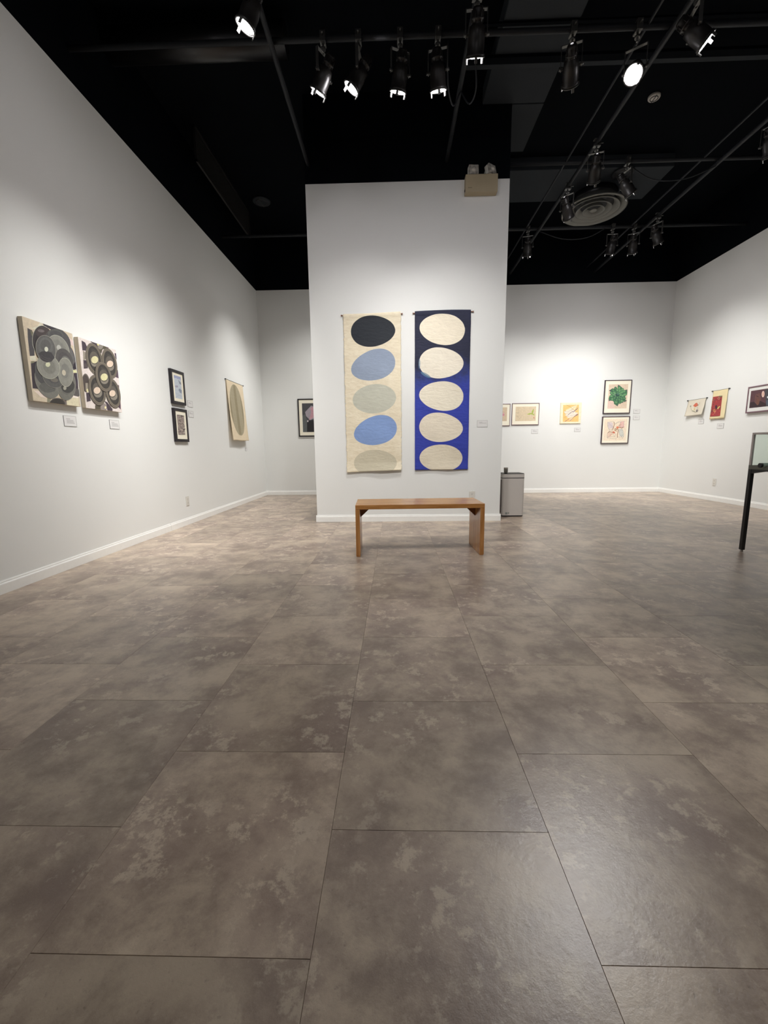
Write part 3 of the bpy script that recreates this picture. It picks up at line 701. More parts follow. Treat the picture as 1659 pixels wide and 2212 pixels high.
    stone(k, 645, 805, 195, 285, -12, (150, 148, 138), (88, 88, 88), 4, (120, 118, 112), 0)
    k.ell(640, 760, 145, 190, (104, 104, 102), -12); k.ell(640, 740, 105, 130, (92, 92, 90), -12)
    k.add([(490, 900), (560, 855), (660, 850), (760, 880), (830, 990), (760, 1070), (660, 1085), (560, 1040)], (66, 64, 66))
    k.line([(520, 940), (580, 1010), (670, 1045), (760, 1030)], 7, (92, 90, 90)); k.line([(550, 930), (610, 980), (680, 1005), (740, 1000)], 6, (92, 90, 90))
    k.ell(655, 812, 38, 52, (206, 208, 190), -10)
canvas(LEFT, ((262, 140), (1262, 520), (1345, 2000), (305, 1872)), .038, 'larger grey painting of interlaced ovals, nearest on the left wall', ZA, art_a)

# --- painting of five stacked dark ovals
ZB = (160, 710, 10.055)
def art_b(k):
    W1 = (222, 212, 206)
    k.base(W1)
    D, M_, Lg = (70, 60, 68), (128, 120, 108), (150, 142, 128)
    k.add([(160, 255), (240, 300), (275, 380), (270, 480), (180, 470)], D); k.add([(190, 470), (255, 520), (260, 660), (200, 690)], Lg); k.add([(200, 680), (300, 690), (300, 860), (210, 870)], D)
    for z_ in (770, 800, 830): k.line([(210, z_), (300, z_)], 8, (120, 112, 100))
    k.add([(350, 240), (560, 300), (590, 540), (540, 480), (430, 330), (360, 290)], D); k.add([(480, 290), (740, 370), (745, 430), (620, 450), (590, 545)], (84, 80, 66))
    k.ell(570, 370, 60, 80, (136, 130, 122), 0); k.ell(522, 335, 26, 32, (216, 208, 150)); k.add([(690, 360), (745, 370), (748, 430), (700, 420)], (104, 84, 92))
    k.add([(570, 550), (605, 560), (620, 720), (600, 720)], (226, 222, 190))
    k.add([(875, 530), (935, 540), (940, 700), (900, 640)], (78, 68, 80)); k.ell(915, 740, 22, 32, (230, 220, 216)); k.add([(930, 900), (962, 900), (965, 1080), (900, 1050)], (88, 70, 84))
    k.ell(255, 1180, 85, 205, (104, 96, 88), -4); k.ell(250, 1190, 70, 185, (74, 66, 62), -4); k.add([(245, 1180), (300, 1180), (310, 1330), (250, 1350)], Lg); k.ell(290, 1345, 22, 40, (214, 206, 160))
    k.add([(260, 1390), (340, 1390), (360, 1570), (275, 1590)], D)
    k.add([(935, 1220), (972, 1230), (975, 1300), (945, 1330)], (104, 84, 92)); k.add([(955, 1400), (990, 1370), (1000, 1560), (960, 1600)], (150, 132, 124)); k.add([(950, 1620), (1005, 1580), (1012, 1760), (960, 1700)], (86, 68, 80))
    k.add([(455, 1660), (600, 1670), (600, 1760), (455, 1740)], (86, 80, 66)); k.ell(640, 1710, 70, 90, (144, 134, 128)); k.ell(678, 1712, 20, 28, (226, 216, 170))
    k.add([(640, 1560), (720, 1600), (830, 1740), (830, 1790), (720, 1770), (700, 1640)], D); k.add([(655, 1380), (680, 1400), (690, 1560), (655, 1530)], (226, 222, 190))
    for i, (cx, cy, rx, ry, ex, ey, er, warm) in enumerate(((432, 660, 150, 350, 441, 675, 76, 0), (762, 755, 135, 335, 770, 765, 68, 1), (490, 1335, 155, 335, 484, 1343, 72, 1), (832, 1400, 132, 322, 815, 1405, 67, 1), (625, 1045, 148, 330, 632, 1052, 76, 0))):
        A = -13; rx *= 1.17; ry *= 1.02
        k.ell(cx, cy, rx, ry, (74, 68, 62), A); k.ell(cx, cy, rx*.97, ry*.975, (128, 120, 106), A)
        for f_ in (.93, .86): k.ell(cx, cy, rx*f_, ry*f_, (70, 64, 58), A); k.ell(cx, cy, rx*(f_-.028), ry*(f_-.02), (122, 114, 100), A)
        k.ell(cx+6, cy-4, rx*.74, ry*.80, (58, 55, 52), A)
        for j in range(5):
            yy = cy-ry*.62+j*22; k.line([(cx-rx*.35, yy), (cx+rx*.10, yy+34), (cx+rx*.36, yy+70)], 5, (92, 90, 82))
            yy = cy+ry*.34+j*24; k.line([(cx-rx*.30, yy-30), (cx+rx*.10, yy+16), (cx+rx*.5, yy+10)], 5, (90, 88, 80))
        k.ell(cx+2, cy-4, rx*.55, ry*.46, (96, 90, 82), A); k.ell(cx+14, cy+ry*.2, rx*.5, ry*.27, (134, 128, 116), A)
        k.ell(ex, ey+8, er+8, er+16, (84, 80, 70)); k.ell(ex, ey, er, er+4, (216, 196, 176) if warm else (210, 204, 160), 30)
canvas(LEFT, ((150, 168), (935, 500), (1018, 1810), (190, 1718)), .038, 'grey painting of five dark ovals with cream centres, on the left wall', ZB, art_b)

# --- two black frames on the left wall
ZC = (355, 780, 11.643)
def art_c1(k):
    k.base((192, 200, 208)); k.add([(235, 350), (415, 400), (420, 470), (240, 420)], (160, 166, 196))
    k.add([(345, 470), (415, 540), (425, 600), (380, 570)], (138, 146, 156)); k.add([(260, 620), (330, 610), (350, 650), (300, 670)], (164, 160, 178))
    k.add([(355, 720), (390, 690), (440, 740), (430, 820), (390, 790)], (140, 150, 166)); k.line([(290, 920), (360, 860), (440, 880)], 5, (150, 160, 176)); k.line([(250, 460), (300, 430), (340, 480)], 8, (196, 206, 214))
    k.line([(280, 780), (330, 840), (370, 830)], 4, (158, 168, 182))
framed(LEFT, ((152, 178), (490, 292), (556, 1118), (226, 1066)), .03, .032, 'black frame with a pale blue print, upper of the pair on the left wall', M_FRAME_B, ZC, M_MAT, art_c1, ((233, 348), (412, 396), (455, 965), (285, 928)))
def art_c2(k):
    k.base((150, 138, 130)); rnd = random.Random(5)
    for i in range(120):
        x = rnd.uniform(315, 520); y = rnd.uniform(1340, 1860); w_ = rnd.uniform(8, 26); h_ = rnd.uniform(6, 30)
        c_ = rnd.choice(((206, 196, 184), (96, 84, 84), (116, 104, 100), (182, 160, 160), (84, 74, 76), (196, 184, 170)))
        k.add([(x, y), (x+w_, y+rnd.uniform(-6, 8)), (x+w_*.9, y+h_), (x+rnd.uniform(-4, 5), y+h_*.8)], c_)
    k.line([(350, 1840), (520, 1860)], 16, (84, 76, 74)); k.line([(320, 1345), (500, 1385)], 12, (96, 86, 84))
framed(LEFT, ((240, 1170), (574, 1228), (628, 2034), (308, 2026)), .03, .032, 'black frame with a dense brown woven print, lower of the pair on the left wall', M_FRAME_B, ZC, M_MAT, art_c2, ((314, 1340), (495, 1378), (522, 1862), (350, 1838)))

# --- framed print with the pink shape, partly hidden behind the partition
ZG = (340, 760, 4.608)
def art_g(k):
    k.base((70, 70, 74)); k.add([(1470, 600), (1530, 535), (1600, 560), (1620, 640), (1520, 680), (1480, 640)], (158, 150, 158)); k.add([(1520, 560), (1560, 540), (1610, 600), (1560, 650), (1510, 680), (1530, 600)], (190, 146, 156))
    k.add([(1440, 640), (1470, 620), (1500, 720), (1490, 800), (1445, 800)], (88, 92, 92)); k.add([(1490, 690), (1620, 670), (1640, 800), (1490, 800)], (34, 32, 34)); k.ell(1497, 690, 7, 9, (210, 200, 200))
framed(BACK, ((1392, 468), (1745, 462), (1752, 838), (1410, 848)), .025, .022, 'framed print of a pink shape on black, half behind the partition', M_FRAME_B, ZG, M_MAT, art_g, ((1438, 514), (1700, 508), (1706, 794), (1450, 802)))

# --- two thin frames right of the partition
ZE = (1075, 855, 8.732)
def art_e0(k):
    k.base((206, 186, 158)); k.ell(110, 360, 20, 22, (204, 140, 152)); k.ell(112, 330, 30, 8, (212, 172, 168)); k.line([(60, 290), (110, 300), (150, 330)], 3, (190, 140, 140)); k.line([(110, 300), (110, 350)], 3, (190, 140, 140))
    k.ell(0, 350, 30, 40, (206, 150, 160)); k.line([(-100, 420), (30, 340)], 4, (150, 160, 110))
framed(BACK, ((-270, 156), (246, 150), (228, 566), (-296, 574)), .022, .010, 'thin-framed print with a pink flower, partly behind the right edge of the partition', M_FRAME_M, ZE, M_MAT, art_e0, ((-210, 222), (184, 216), (168, 476), (-232, 482)))
def art_e1(k):
    k.base((214, 196, 166)); G = (164, 178, 84)
    k.add([(545, 350), (600, 328), (650, 325), (690, 350), (690, 372), (640, 348), (590, 355)], G); k.add([(640, 325), (645, 290), (680, 240), (680, 290), (660, 340)], G)
    k.line([(690, 320), (692, 370)], 5, (172, 182, 110)); k.ell(686, 412, 7, 20, (196, 120, 96))
    k.line([(360, 312), (385, 326), (400, 312)], 4, (150, 140, 120)); k.line([(360, 375), (375, 400), (420, 378), (440, 376)], 3, (164, 154, 132)); k.line([(375, 400), (410, 422), (450, 402)], 3, (170, 158, 138))
framed(BACK, ((272, 146), (796, 130), (770, 544), (264, 556)), .022, .010, 'thin-framed landscape print with a green sprig, beside the partition', M_FRAME_M, ZE, M_MAT, art_e1, ((340, 208), (730, 200), (712, 470), (330, 480)))

# --- the two stacked frames
ZDD = (1295, 815, 14.75)
def art_d1(k):
    k.base((218, 198, 174)); g1, g2, g3 = (70, 118, 82), (96, 148, 100), (52, 86, 76)
    k.add([(250, 700), (460, 780), (480, 1000), (250, 1000)], (224, 196, 182))
    star = [(595, 240), (665, 280), (725, 330), (720, 390), (790, 410), (880, 390), (885, 470), (875, 560), (830, 580), (815, 650), (830, 720), (870, 745), (800, 785), (760, 770), (740, 810), (700, 790), (640, 800), (600, 870), (575, 925), (510, 880), (460, 850), (460, 790), (420, 750), (340, 745), (300, 765), (290, 690), (310, 610), (380, 595), (370, 540), (350, 450), (300, 430), (370, 380), (420, 350), (480, 370), (500, 400), (580, 360), (575, 300)]
    k.add([(590, 560)]+star[:1], g1)
    cx, cy = 590, 570
    for a_, b2 in zip(star, star[1:]+star[:1]): k.add([(cx, cy), a_, b2], g1); k.k -= 1
    k.k += 1
    rnd = random.Random(3)
    for ring_, n_, s_ in ((225, 13, 60), (150, 10, 58), (80, 7, 50)):
        for i in range(n_):
            a_ = 2*PI*i/n_+rnd.uniform(-.15, .15); x = cx+ring_*math.cos(a_)*.95; y = cy+ring_*math.sin(a_)
            k.ell(x, y, s_, s_*.78, g3, math.degrees(a_)); k.ell(x+3, y-3, s_*.86, s_*.64, g2 if rnd.random() < .6 else g1, math.degrees(a_)); k.ell(x, y, s_*.6, s_*.12, (120, 168, 112), math.degrees(a_))
    k.ell(560, 560, 60, 50, g3); k.ell(590, 530, 40, 30, (84, 122, 104)); k.line([(480, 500), (500, 600)], 14, (150, 166, 150)); k.line([(460, 560), (640, 590)], 8, (40, 66, 62))
    for q_ in (((595, 240), (665, 280), (610, 285)), ((300, 430), (370, 385), (360, 450)), ((290, 765), (300, 690), (330, 740)), ((575, 925), (510, 880), (580, 880)), ((870, 745), (800, 785), (800, 740)), ((885, 400), (870, 470), (850, 420)), ((740, 812), (705, 790), (765, 775))): k.add(list(q_), (84, 82, 92))
framed(BACK, ((182, 88), (1048, 76), (968, 1148), (118, 1160)), .03, .014, 'black-framed print of a green leafy star shape, upper of the pair on the back wall', M_FRAME_P, ZDD, M_MAT, art_d1, ((296, 228), (908, 216), (868, 990), (256, 1000)))
def art_d2(k):
    k.base((236, 220, 196))
    g = (176, 170, 164); b2 = (150, 104, 78); r_ = (206, 112, 88); pk = (226, 186, 176)
    k.add([(660, 1420), (780, 1400), (790, 1600), (620, 1600)], pk); k.add([(600, 1650), (740, 1640), (780, 1900), (640, 1890)], (206, 206, 196)); k.add([(260, 1420), (420, 1440), (440, 1620), (280, 1640)], (214, 200, 200)); k.add([(240, 1760), (420, 1780), (320, 1920), (240, 1930)], (226, 200, 180))
    for q_ in ([(260, 1430), (450, 1400), (500, 1480), (640, 1400), (790, 1400), (760, 1560), (700, 1640), (780, 1760), (750, 1950), (600, 1900), (520, 1960), (240, 1940), (250, 1780), (330, 1700), (260, 1560), (260, 1430)], [(270, 1430), (430, 1600), (380, 1680), (300, 1650)], [(740, 1940), (610, 1760), (680, 1660), (760, 1700)], [(250, 1930), (400, 1790), (500, 1900)], [(500, 1500), (580, 1430), (690, 1430), (560, 1600)], [(260, 1500), (300, 1690), (420, 1680)], [(330, 1890), (480, 1900), (520, 1800), (450, 1780)], [(700, 1480), (640, 1560), (740, 1590)], [(640, 1800), (700, 1900), (740, 1800)]):
        k.line(q_, 7, g)
    for q_ in ([(455, 1430), (470, 1500), (440, 1620), (410, 1680)], [(570, 1920), (565, 1830), (590, 1720), (610, 1660)], [(270, 1765), (320, 1730), (380, 1750), (450, 1760)], [(760, 1590), (710, 1615), (650, 1600), (580, 1600)]): k.line(q_, 16, b2)
    for q_ in ([(470, 1680), (520, 1700), (540, 1720)], [(480, 1640), (560, 1660), (580, 1640)]): k.line(q_, 22, (150, 112, 70))
    k.ell(450, 1755, 42, 30, r_, 20); k.ell(570, 1600, 42, 34, (222, 130, 96)); k.line([(330, 1870), (400, 1790)], 12, (222, 160, 136)); k.line([(600, 1570), (680, 1480)], 12, (226, 168, 130))
framed(BACK, ((98, 1250), (978, 1234), (916, 2106), (50, 2118)), .03, .014, 'black-framed print of a looping coral line pattern, lower of the pair on the back wall', M_FRAME_P, ZDD, M_MAT, art_d2, ((150, 1330), (880, 1320), (840, 2010), (130, 2020)))

# --- dark print cut by the right edge of the frame
ZF = (1470, 815, 8.778)
def art_f(k):
    k.base((86, 56, 62)); k.add([(1310, 480), (1500, 440), (1620, 500), (1640, 560), (1310, 580)], (52, 34, 38)); k.add([(1420, 330), (1500, 300), (1530, 420), (1450, 520), (1400, 470)], (104, 70, 66))
    k.add([(1600, 230), (2100, 180), (2100, 520), (1620, 560)], (66, 66, 70)); k.line([(1440, 350), (1480, 370)], 10, (40, 24, 30)); k.ell(1466, 470, 30, 60, (112, 74, 60), 10)
    k.ell(1566, 320, 26, 60, (228, 198, 186), 4); k.ell(1566, 315, 12, 40, (206, 160, 140), 4); k.ell(1655, 378, 14, 20, (230, 238, 240)); k.add([(1620, 440), (1700, 420), (1720, 520), (1630, 530)], (84, 92, 104))
framed(RIGHT, ((1268, 200), (1830, 84), (1830, 648), (1242, 664)), .035, .018, 'mauve-framed dark print cut off by the right edge of the view', M_FRAME_M, ZF, simple('cool_mat_board', (222, 222, 218), .8, var=.01), art_f, ((1334, 268), (1740, 190), (1730, 550), (1306, 578)))

# --- unframed orange print on cream paper on the back wall
def sheet_print(pl, quad, depth, label, zm, art, name='unframed_print', cat='print'):
    Zp = lambda p: (zm[0]+p[0]/zm[2], zm[1]+p[1]/zm[2])
    b_ = rect(pl.off(depth), *[Zp(p) for p in quad]); u0, u1, z0, z1 = b_
    t_ = empty(name, pl.pt((u0+u1)/2, z0, .0006), label, cat)
    bm = bmesh.new(); pbox(bm, pl, u0, u1, z0, z1, .0006, depth); local(bm, t_); mesh_obj('backing_board', bm, M_PAPERBACK, t_)
    ik = Ink(pl.off(depth), zm, (u0, u1, z0, z1)); art(ik); ik.build('print', t_)
def art_o(k):
    k.base((236, 224, 194)); k.add([(1235, 172), (1535, 168), (1525, 488), (1228, 490)], (232, 192, 122))
    Wt = (232, 220, 204); P = (128, 102, 116)
    k.add([(1280, 270), (1400, 210), (1500, 170), (1460, 260), (1330, 330)], (238, 216, 180))
    k.add([(1250, 300), (1400, 250), (1470, 290), (1400, 340), (1280, 340)], Wt); k.add([(1270, 360), (1400, 300), (1520, 320), (1440, 390), (1330, 420)], Wt); k.add([(1350, 420), (1440, 390), (1400, 460), (1350, 470)], (230, 200, 160))
    for q_, w_, c_ in (([(1300, 178), (1380, 215), (1440, 275)], 5, (156, 130, 84)), ([(1325, 362), (1390, 310), (1420, 290)], 9, P), ([(1420, 310), (1500, 245), (1508, 225)], 12, P), ([(1440, 395), (1480, 370), (1520, 350)], 14, P), ([(1370, 470), (1440, 400)], 7, P), ([(1265, 488), (1310, 460), (1350, 430)], 9, (170, 106, 110)), ([(1250, 290), (1330, 300), (1410, 250)], 5, (176, 160, 150)), ([(1245, 330), (1330, 330), (1420, 300)], 4, (190, 170, 150)), ([(1250, 410), (1320, 380)], 6, (206, 150, 86)), ([(1270, 350), (1330, 390), (1500, 350)], 4, (186, 170, 160)), ([(1380, 290), (1470, 190)], 4, (206, 160, 100)), ([(1500, 340), (1400, 440), (1340, 485)], 5, (180, 130, 90))): k.line(q_, w_, c_)
sheet_print(BACK, ((1192, 130), (1584, 126), (1568, 518), (1178, 526)), .02, 'unframed orange print with crossing brush strokes, on the back wall', ZE, art_o)

# ------------------------------------------------------------------ hanging scrolls: rippled paper, shapes in the material
def egg_mask(nt, u, z, cu, cz, ru, rz, ang, egg, soft=.02):
    a_ = math.radians(ang); du = math_(nt, 'SUBTRACT', u, cu); dz = math_(nt, 'SUBTRACT', z, cz)
    x = math_(nt, 'ADD', math_(nt, 'MULTIPLY', du, math.cos(a_)/ru), math_(nt, 'MULTIPLY', dz, math.sin(a_)/ru))
    y = math_(nt, 'SUBTRACT', math_(nt, 'MULTIPLY', dz, math.cos(a_)/rz), math_(nt, 'MULTIPLY', du, math.sin(a_)/rz))
    y = math_(nt, 'MULTIPLY', y, math_(nt, 'ADD', 1.0, math_(nt, 'MULTIPLY', x, egg)))
    r2 = math_(nt, 'ADD', math_(nt, 'MULTIPLY', x, x), math_(nt, 'MULTIPLY', y, y))
    n = N(nt, 'ShaderNodeMapRange', interpolation_type='SMOOTHSTEP'); nt.links.new(r2, n.inputs[0])
    n.inputs[1].default_value = 1+soft; n.inputs[2].default_value = 1-soft
    return n.outputs[0]
def scroll_mat(name, bg, eggs, transl=0, extra=None, uax='X', usign=1):
    m, nt, b = new_mat(name); g = N(nt, 'ShaderNodeNewGeometry'); sp = N(nt, 'ShaderNodeSeparateXYZ'); nt.links.new(g.outputs['Position'], sp.inputs[0])
    u = sp.outputs[uax]; z = sp.outputs['Z']
    if usign < 0: u = math_(nt, 'MULTIPLY', u, -1)
    P = g.outputs['Position']; n1 = noise(nt, P, 6, 5, .6); mp = N(nt, 'ShaderNodeMapping'); mp.inputs['Scale'].default_value = (3, 3, 9); nt.links.new(P, mp.inputs[0])
    cr = noise(nt, mp.outputs[0], 4, 7, .62, .6); ed = noise(nt, P, 26, 4)
    c = bg(nt, u, z, n1, cr)
    uw = math_(nt, 'ADD', u, math_(nt, 'MULTIPLY', math_(nt, 'SUBTRACT', ed, .5), .006)); zw = math_(nt, 'ADD', z, math_(nt, 'MULTIPLY', math_(nt, 'SUBTRACT', n1, .5), .008))
    for e_ in eggs:
        col, rest = e_[0], e_[1:]
        mk = egg_mask(nt, uw, zw, *rest); cc = mix(nt, cr, tuple(x*.86 for x in lin(col)), tuple(min(1, x*1.1) for x in lin(col)))
        c = mix(nt, mk, c, cc)
    if extra: c = extra(nt, u, z, c, cr)
    nt.links.new(c, b.inputs['Base Color']); b.inputs['Roughness'].default_value = .75
    bump(nt, b, cr, .5, .012)
    if transl:
        tr = N(nt, 'ShaderNodeBsdfTranslucent'); nt.links.new(c, tr.inputs[0]); mx = N(nt, 'ShaderNodeMixShader'); mx.inputs[0].default_value = transl
        out = nt.nodes['Material Output']; nt.links.new(b.outputs[0], mx.inputs[1]); nt.links.new(tr.outputs[0], mx.inputs[2]); nt.links.new(mx.outputs[0], out.inputs[0])
    return m
def paper(pl, u0, u1, z0, z1, dfun, m_, t_, name='paper', nu=60, nz=150, rag=.0, seed=1, shape=None):
    rnd = random.Random(seed); bm = bmesh.new(); G = []
    le = [rnd.uniform(-rag, rag*.4) for _ in range(nz+1)]; re = [rnd.uniform(-rag*.4, rag) for _ in range(nz+1)]
    for j in range(nz+1):
        z = z0+(z1-z0)*j/nz; row = []
        for i in range(nu+1):
            s_ = i/nu; u = (u0+le[j]) + ((u1+re[j])-(u0+le[j]))*s_
            zz = z
            if shape: u, zz = shape(u, z, s_, j/nz)
            row.append(bm.verts.new(pl.pt(u, zz, dfun(s_, j/nz))-t_.location))
        G.append(row)
    for j in range(nz):
        for i in range(nu): bm.faces.new((G[j][i], G[j][i+1], G[j+1][i+1], G[j+1][i])).smooth = True
    o = mesh_obj(name, bm, m_, t_, True)
    sm = o.modifiers.new('thickness', 'SOLIDIFY'); sm.thickness = .0006; sm.offset = 0
    return o
def px2(pl, zm):
    return lambda x, y: pl.uz(pl.at(zm[0]+x/zm[2], zm[1]+y/zm[2]))
PS = PART.off(.02)
def eggs_from(zm, L_):
    f_ = px2(PS, zm); out = []
    for col, cx, cy, rx, ry, ang, egg in L_:
        cu, cz = f_(cx, cy); ru = (f_(cx+rx, cy)[0]-f_(cx-rx, cy)[0])/2; rz = (f_(cx, cy-ry)[1]-f_(cx, cy+ry)[1])/2
        out.append((col, cu, cz, ru, rz, ang, egg))
    return out
Z1 = (720, 650, 5.671); Z2 = (880, 650, 5.671)
eg1 = eggs_from(Z1, [((38, 43, 51), 486, 369, 272, 190, 2, .10), ((156, 170, 192), 487, 789, 276, 186, 15, -.13), ((206, 206, 190), 502, 1200, 266, 178, 5, -.02), ((140, 168, 218), 514, 1590, 268, 176, 14, -.12), ((212, 204, 180), 515, 1985, 262, 160, 0, .04)])
eg2 = eggs_from(Z2, [((240, 230, 208), 427, 347, 279, 190, -7, -.08), ((238, 230, 212), 416, 760, 273, 188, -3, .12), ((232, 224, 204), 416, 1164, 272, 180, -5, -.12), ((228, 218, 198), 413, 1551, 268, 178, -5, .12), ((222, 212, 190), 412, 1925, 264, 165, -2, -.02)])
def bg_cream(nt, u, z, n1, cr): return mix(nt, ramp(nt, cr, .2, .8), lin((232, 219, 190)), lin((248, 238, 214)))
def bg_blue(nt, u, z, n1, cr):
    zz = math_(nt, 'ADD', math_(nt, 'ADD', z, math_(nt, 'MULTIPLY', u, -.18)), math_(nt, 'MULTIPLY', math_(nt, 'SUBTRACT', n1, .5), .55))
    nvy = mix(nt, cr, lin((24, 27, 48)), lin((33, 37, 66))); blu = mix(nt, cr, lin((36, 47, 146)), lin((52, 70, 174)))
    mid = mix(nt, ramp(nt, zz, 1.35, 1.85), blu, lin((46, 62, 124)))
    return mix(nt, ramp(nt, zz, 1.52, 1.86), mid, nvy)
def teal_spot(nt, u, z, c, cr):
    f_ = px2(PS, Z2); cu, cz = f_(225, 905)
    mk = egg_mask(nt, u, z, cu, cz, .066, .018, -28, 0, .35); c = mix(nt, math_(nt, 'MULTIPLY', mk, .75), c, lin((92, 128, 156)))
    cu, cz = f_(148, 770); mk = egg_mask(nt, u, z, cu, cz, .010, .055, 0, 0, .5); c = mix(nt, math_(nt, 'MULTIPLY', mk, .7), c, lin((110, 142, 168)))
    # fold line across the lower part
    fz = f_(200, 1462)[1]; d_ = math_(nt, 'ABSOLUTE', math_(nt, 'SUBTRACT', z, fz))
    return c
M_SC1 = scroll_mat('cream_paper_with_stones', bg_cream, eg1, .12); M_SC2 = scroll_mat('blue_paper_with_ovals', bg_blue, eg2, 0, teal_spot)

def scroll(u0, u1, z0, z1, m_, label, rodcol, rag, seed, lift, rod0, rod1):
    t_ = empty('hanging_scroll', (.5*(u0+u1), YC-.0006, z1), label, 'scroll')
    rnd = random.Random(seed); ph = [rnd.uniform(0, 6) for _ in range(6)]
    def dfun(s_, v):    # v: 0 bottom, 1 top
        d = .016 + .006*math.sin(3.1*s_*PI+ph[0])*(1-v)*.8 + .003*math.sin(9*v+ph[1]) + .0025*math.sin(17*v+4*s_+ph[2])+.002*math.sin(31*v+ph[3]+6*s_)
        d += lift*max(0, .06-v)**1.2*18*(.4+.6*s_)
        if v > .972: d = max(d, .0175+.004*math.sin((1-v)/.028*PI))
        return max(.004, d)
    def shape(u, z, s_, v):
        return u, z + (.006*math.sin(s_*3+ph[4])+.010*(s_-.5))*(v > .99) + (.022*(s_-.5))*max(0, 1-v*12)*rag*180*.8
    paper(PART, u0, u1, z0, z1, dfun, m_, t_, rag=rag, seed=seed, shape=shape)
    # rolled sleeve at the top holding the dowel
    bm = bmesh.new(); cyl(bm, PART.pt(rod0, z1-.022, .0095), PART.pt(rod1, z1-.016, .0095), .0055, 12); local(bm, t_); mesh_obj('dowel', bm, M_ROD, t_)
    for x in (rod0, rod1):
        s_ = 1 if x == rod1 else -1; zz = z1-.022 if s_ < 0 else z1-.016
        bm = bmesh.new(); cyl(bm, PART.pt(x-.004*s_, zz, .0105), PART.pt(x+.006*s_, zz, .0105), .009, 12); cyl(bm, PART.pt(x-.008*s_, zz, .001), PART.pt(x-.008*s_, zz, .018), .003, 8); local(bm, t_); mesh_obj('dowel_end', bm, M_ROD, t_)
    return t_
scroll(-.590, .080, .632, 2.474, M_SC1, 'cream hanging scroll with dark, grey and blue stone shapes, left on the partition', M_ROD, .0075, 3, .05, -.613, .098)
scroll(.245, .893, .642, 2.482, M_SC2, 'blue hanging scroll with five cream ovals, right on the partition', M_ROD, .0008, 8, .02, .226, .921)

# --- oval scroll at the far end of the left wall
fL = px2(LEFT.off(.045), ZG)
u0, z1 = fL(690, 262); u1, _ = fL(862, 340); _, z0 = fL(900, 888); u0b, _ = fL(757, 880); u1b, _ = fL(905, 888)
u0 = (u0+u0b)/2; u1 = (u1+u1b)/2
def bg_tan(nt, u, z, n1, cr): return mix(nt, cr, lin((238, 221, 190)), lin((252, 240, 214)))
cu, cz = fL(800, 575); ru = (fL(866, 575)[0]-fL(738, 575)[0])/2; rz = .435*(z1-z0)
def leafx(nt, u, z, c, cr):
    n_ = noise(nt, None, 3, 3); st = math_(nt, 'SINE', math_(nt, 'MULTIPLY', u, 24)); mk = egg_mask(nt, u, z, cu, cz-.01, ru*.96, rz*.97, 0, 0, .03)
    return mix(nt, math_(nt, 'MULTIPLY', math_(nt, 'MULTIPLY', mk, ramp(nt, st, .2, .6)), .5), c, lin((150, 136, 102)))
M_SC3 = scroll_mat('tan_paper_with_leaf_oval', bg_tan, [((194, 184, 156), cu, cz-.01, ru, rz, 0, 0)], .3, leafx, 'Y')
t = empty('hanging_scroll', LEFT.pt((u0+u1)/2, z1, .0006), 'tan paper scroll with one tall oval, far end of the left wall', 'scroll')
paper(LEFT, u0, u1, z0, z1, lambda s_, v: .012+.055*(1-v)**1.3+.01*math.sin(s_*PI)*(1-v)+.004*math.sin(12*s_)*(1-v), M_SC3, t, nu=30, nz=50, rag=.002, seed=4, shape=lambda u, z, s_, v: (u, z+.006*math.sin(9*s_)*(v < .01)))
bm = bmesh.new(); cyl(bm, LEFT.pt(u0-.02, z1-.004, .012), LEFT.pt(u1+.02, z1-.004, .012), .004, 8); local(bm, t); mesh_obj('rod', bm, M_STEEL, t)
for x in (u0-.02, u1+.02):
    bm = bmesh.new(); cyl(bm, LEFT.pt(x, z1-.004, .0006), LEFT.pt(x, z1-.004, .022), .009, 10); local(bm, t); mesh_obj('pin', bm, M_STEEL, t)

# --- two loose hangings on the right wall
def hung(quad, label, zm, bgc, art, seed, lift, name, cat):
    pl = RIGHT; f_ = px2(pl.off(.03), zm); q = [f_(*p) for p in quad]
    u0, u1, z0, z1 = (q[0][0]+q[3][0])/2, (q[1][0]+q[2][0])/2, (q[2][1]+q[3][1])/2, (q[0][1]+q[1][1])/2
    t_ = empty(name, pl.pt((u0+u1)/2, z1, .0006), label, cat)
    o = paper(pl, u0, u1, z0, z1, lambda s_, v: .010+lift*(1-v)**1.2*(.4+.6*abs(2*s_-1)), simple('paper_'+str(seed), bgc, .8, var=.05, scale=9), t_, nu=16, nz=20, seed=seed, rag=.001)
    ik = Ink(pl.off(.010), zm, (u0+.01, u1-.01, z0+.01, z1-.01)); art(ik)
    # lay the print on the curved sheet
    vs = []
    for v in ik.vs:
        u = -v.y; s_ = (u-u0)/(u1-u0); vv = (v.z-z0)/(z1-z0); vs.append(Vector((v.x-lift*(1-vv)**1.2*(.4+.6*abs(2*s_-1))-.0018, v.y, v.z)))
    ik.vs = vs; ik.build('print', t_)
    bm = bmesh.new(); cyl(bm, pl.pt(u0-.02, z1-.004, .010), pl.pt(u1+.02, z1-.004, .010), .003, 8); local(bm, t_); mesh_obj('rod', bm, M_STEEL, t_)
    for x in (u0-.02, u1+.02):
        bm = bmesh.new(); cyl(bm, pl.pt(x, z1-.004, .0006), pl.pt(x, z1-.004, .02), .010, 10); local(bm, t_); mesh_obj('pin', bm, M_STEEL, t_)
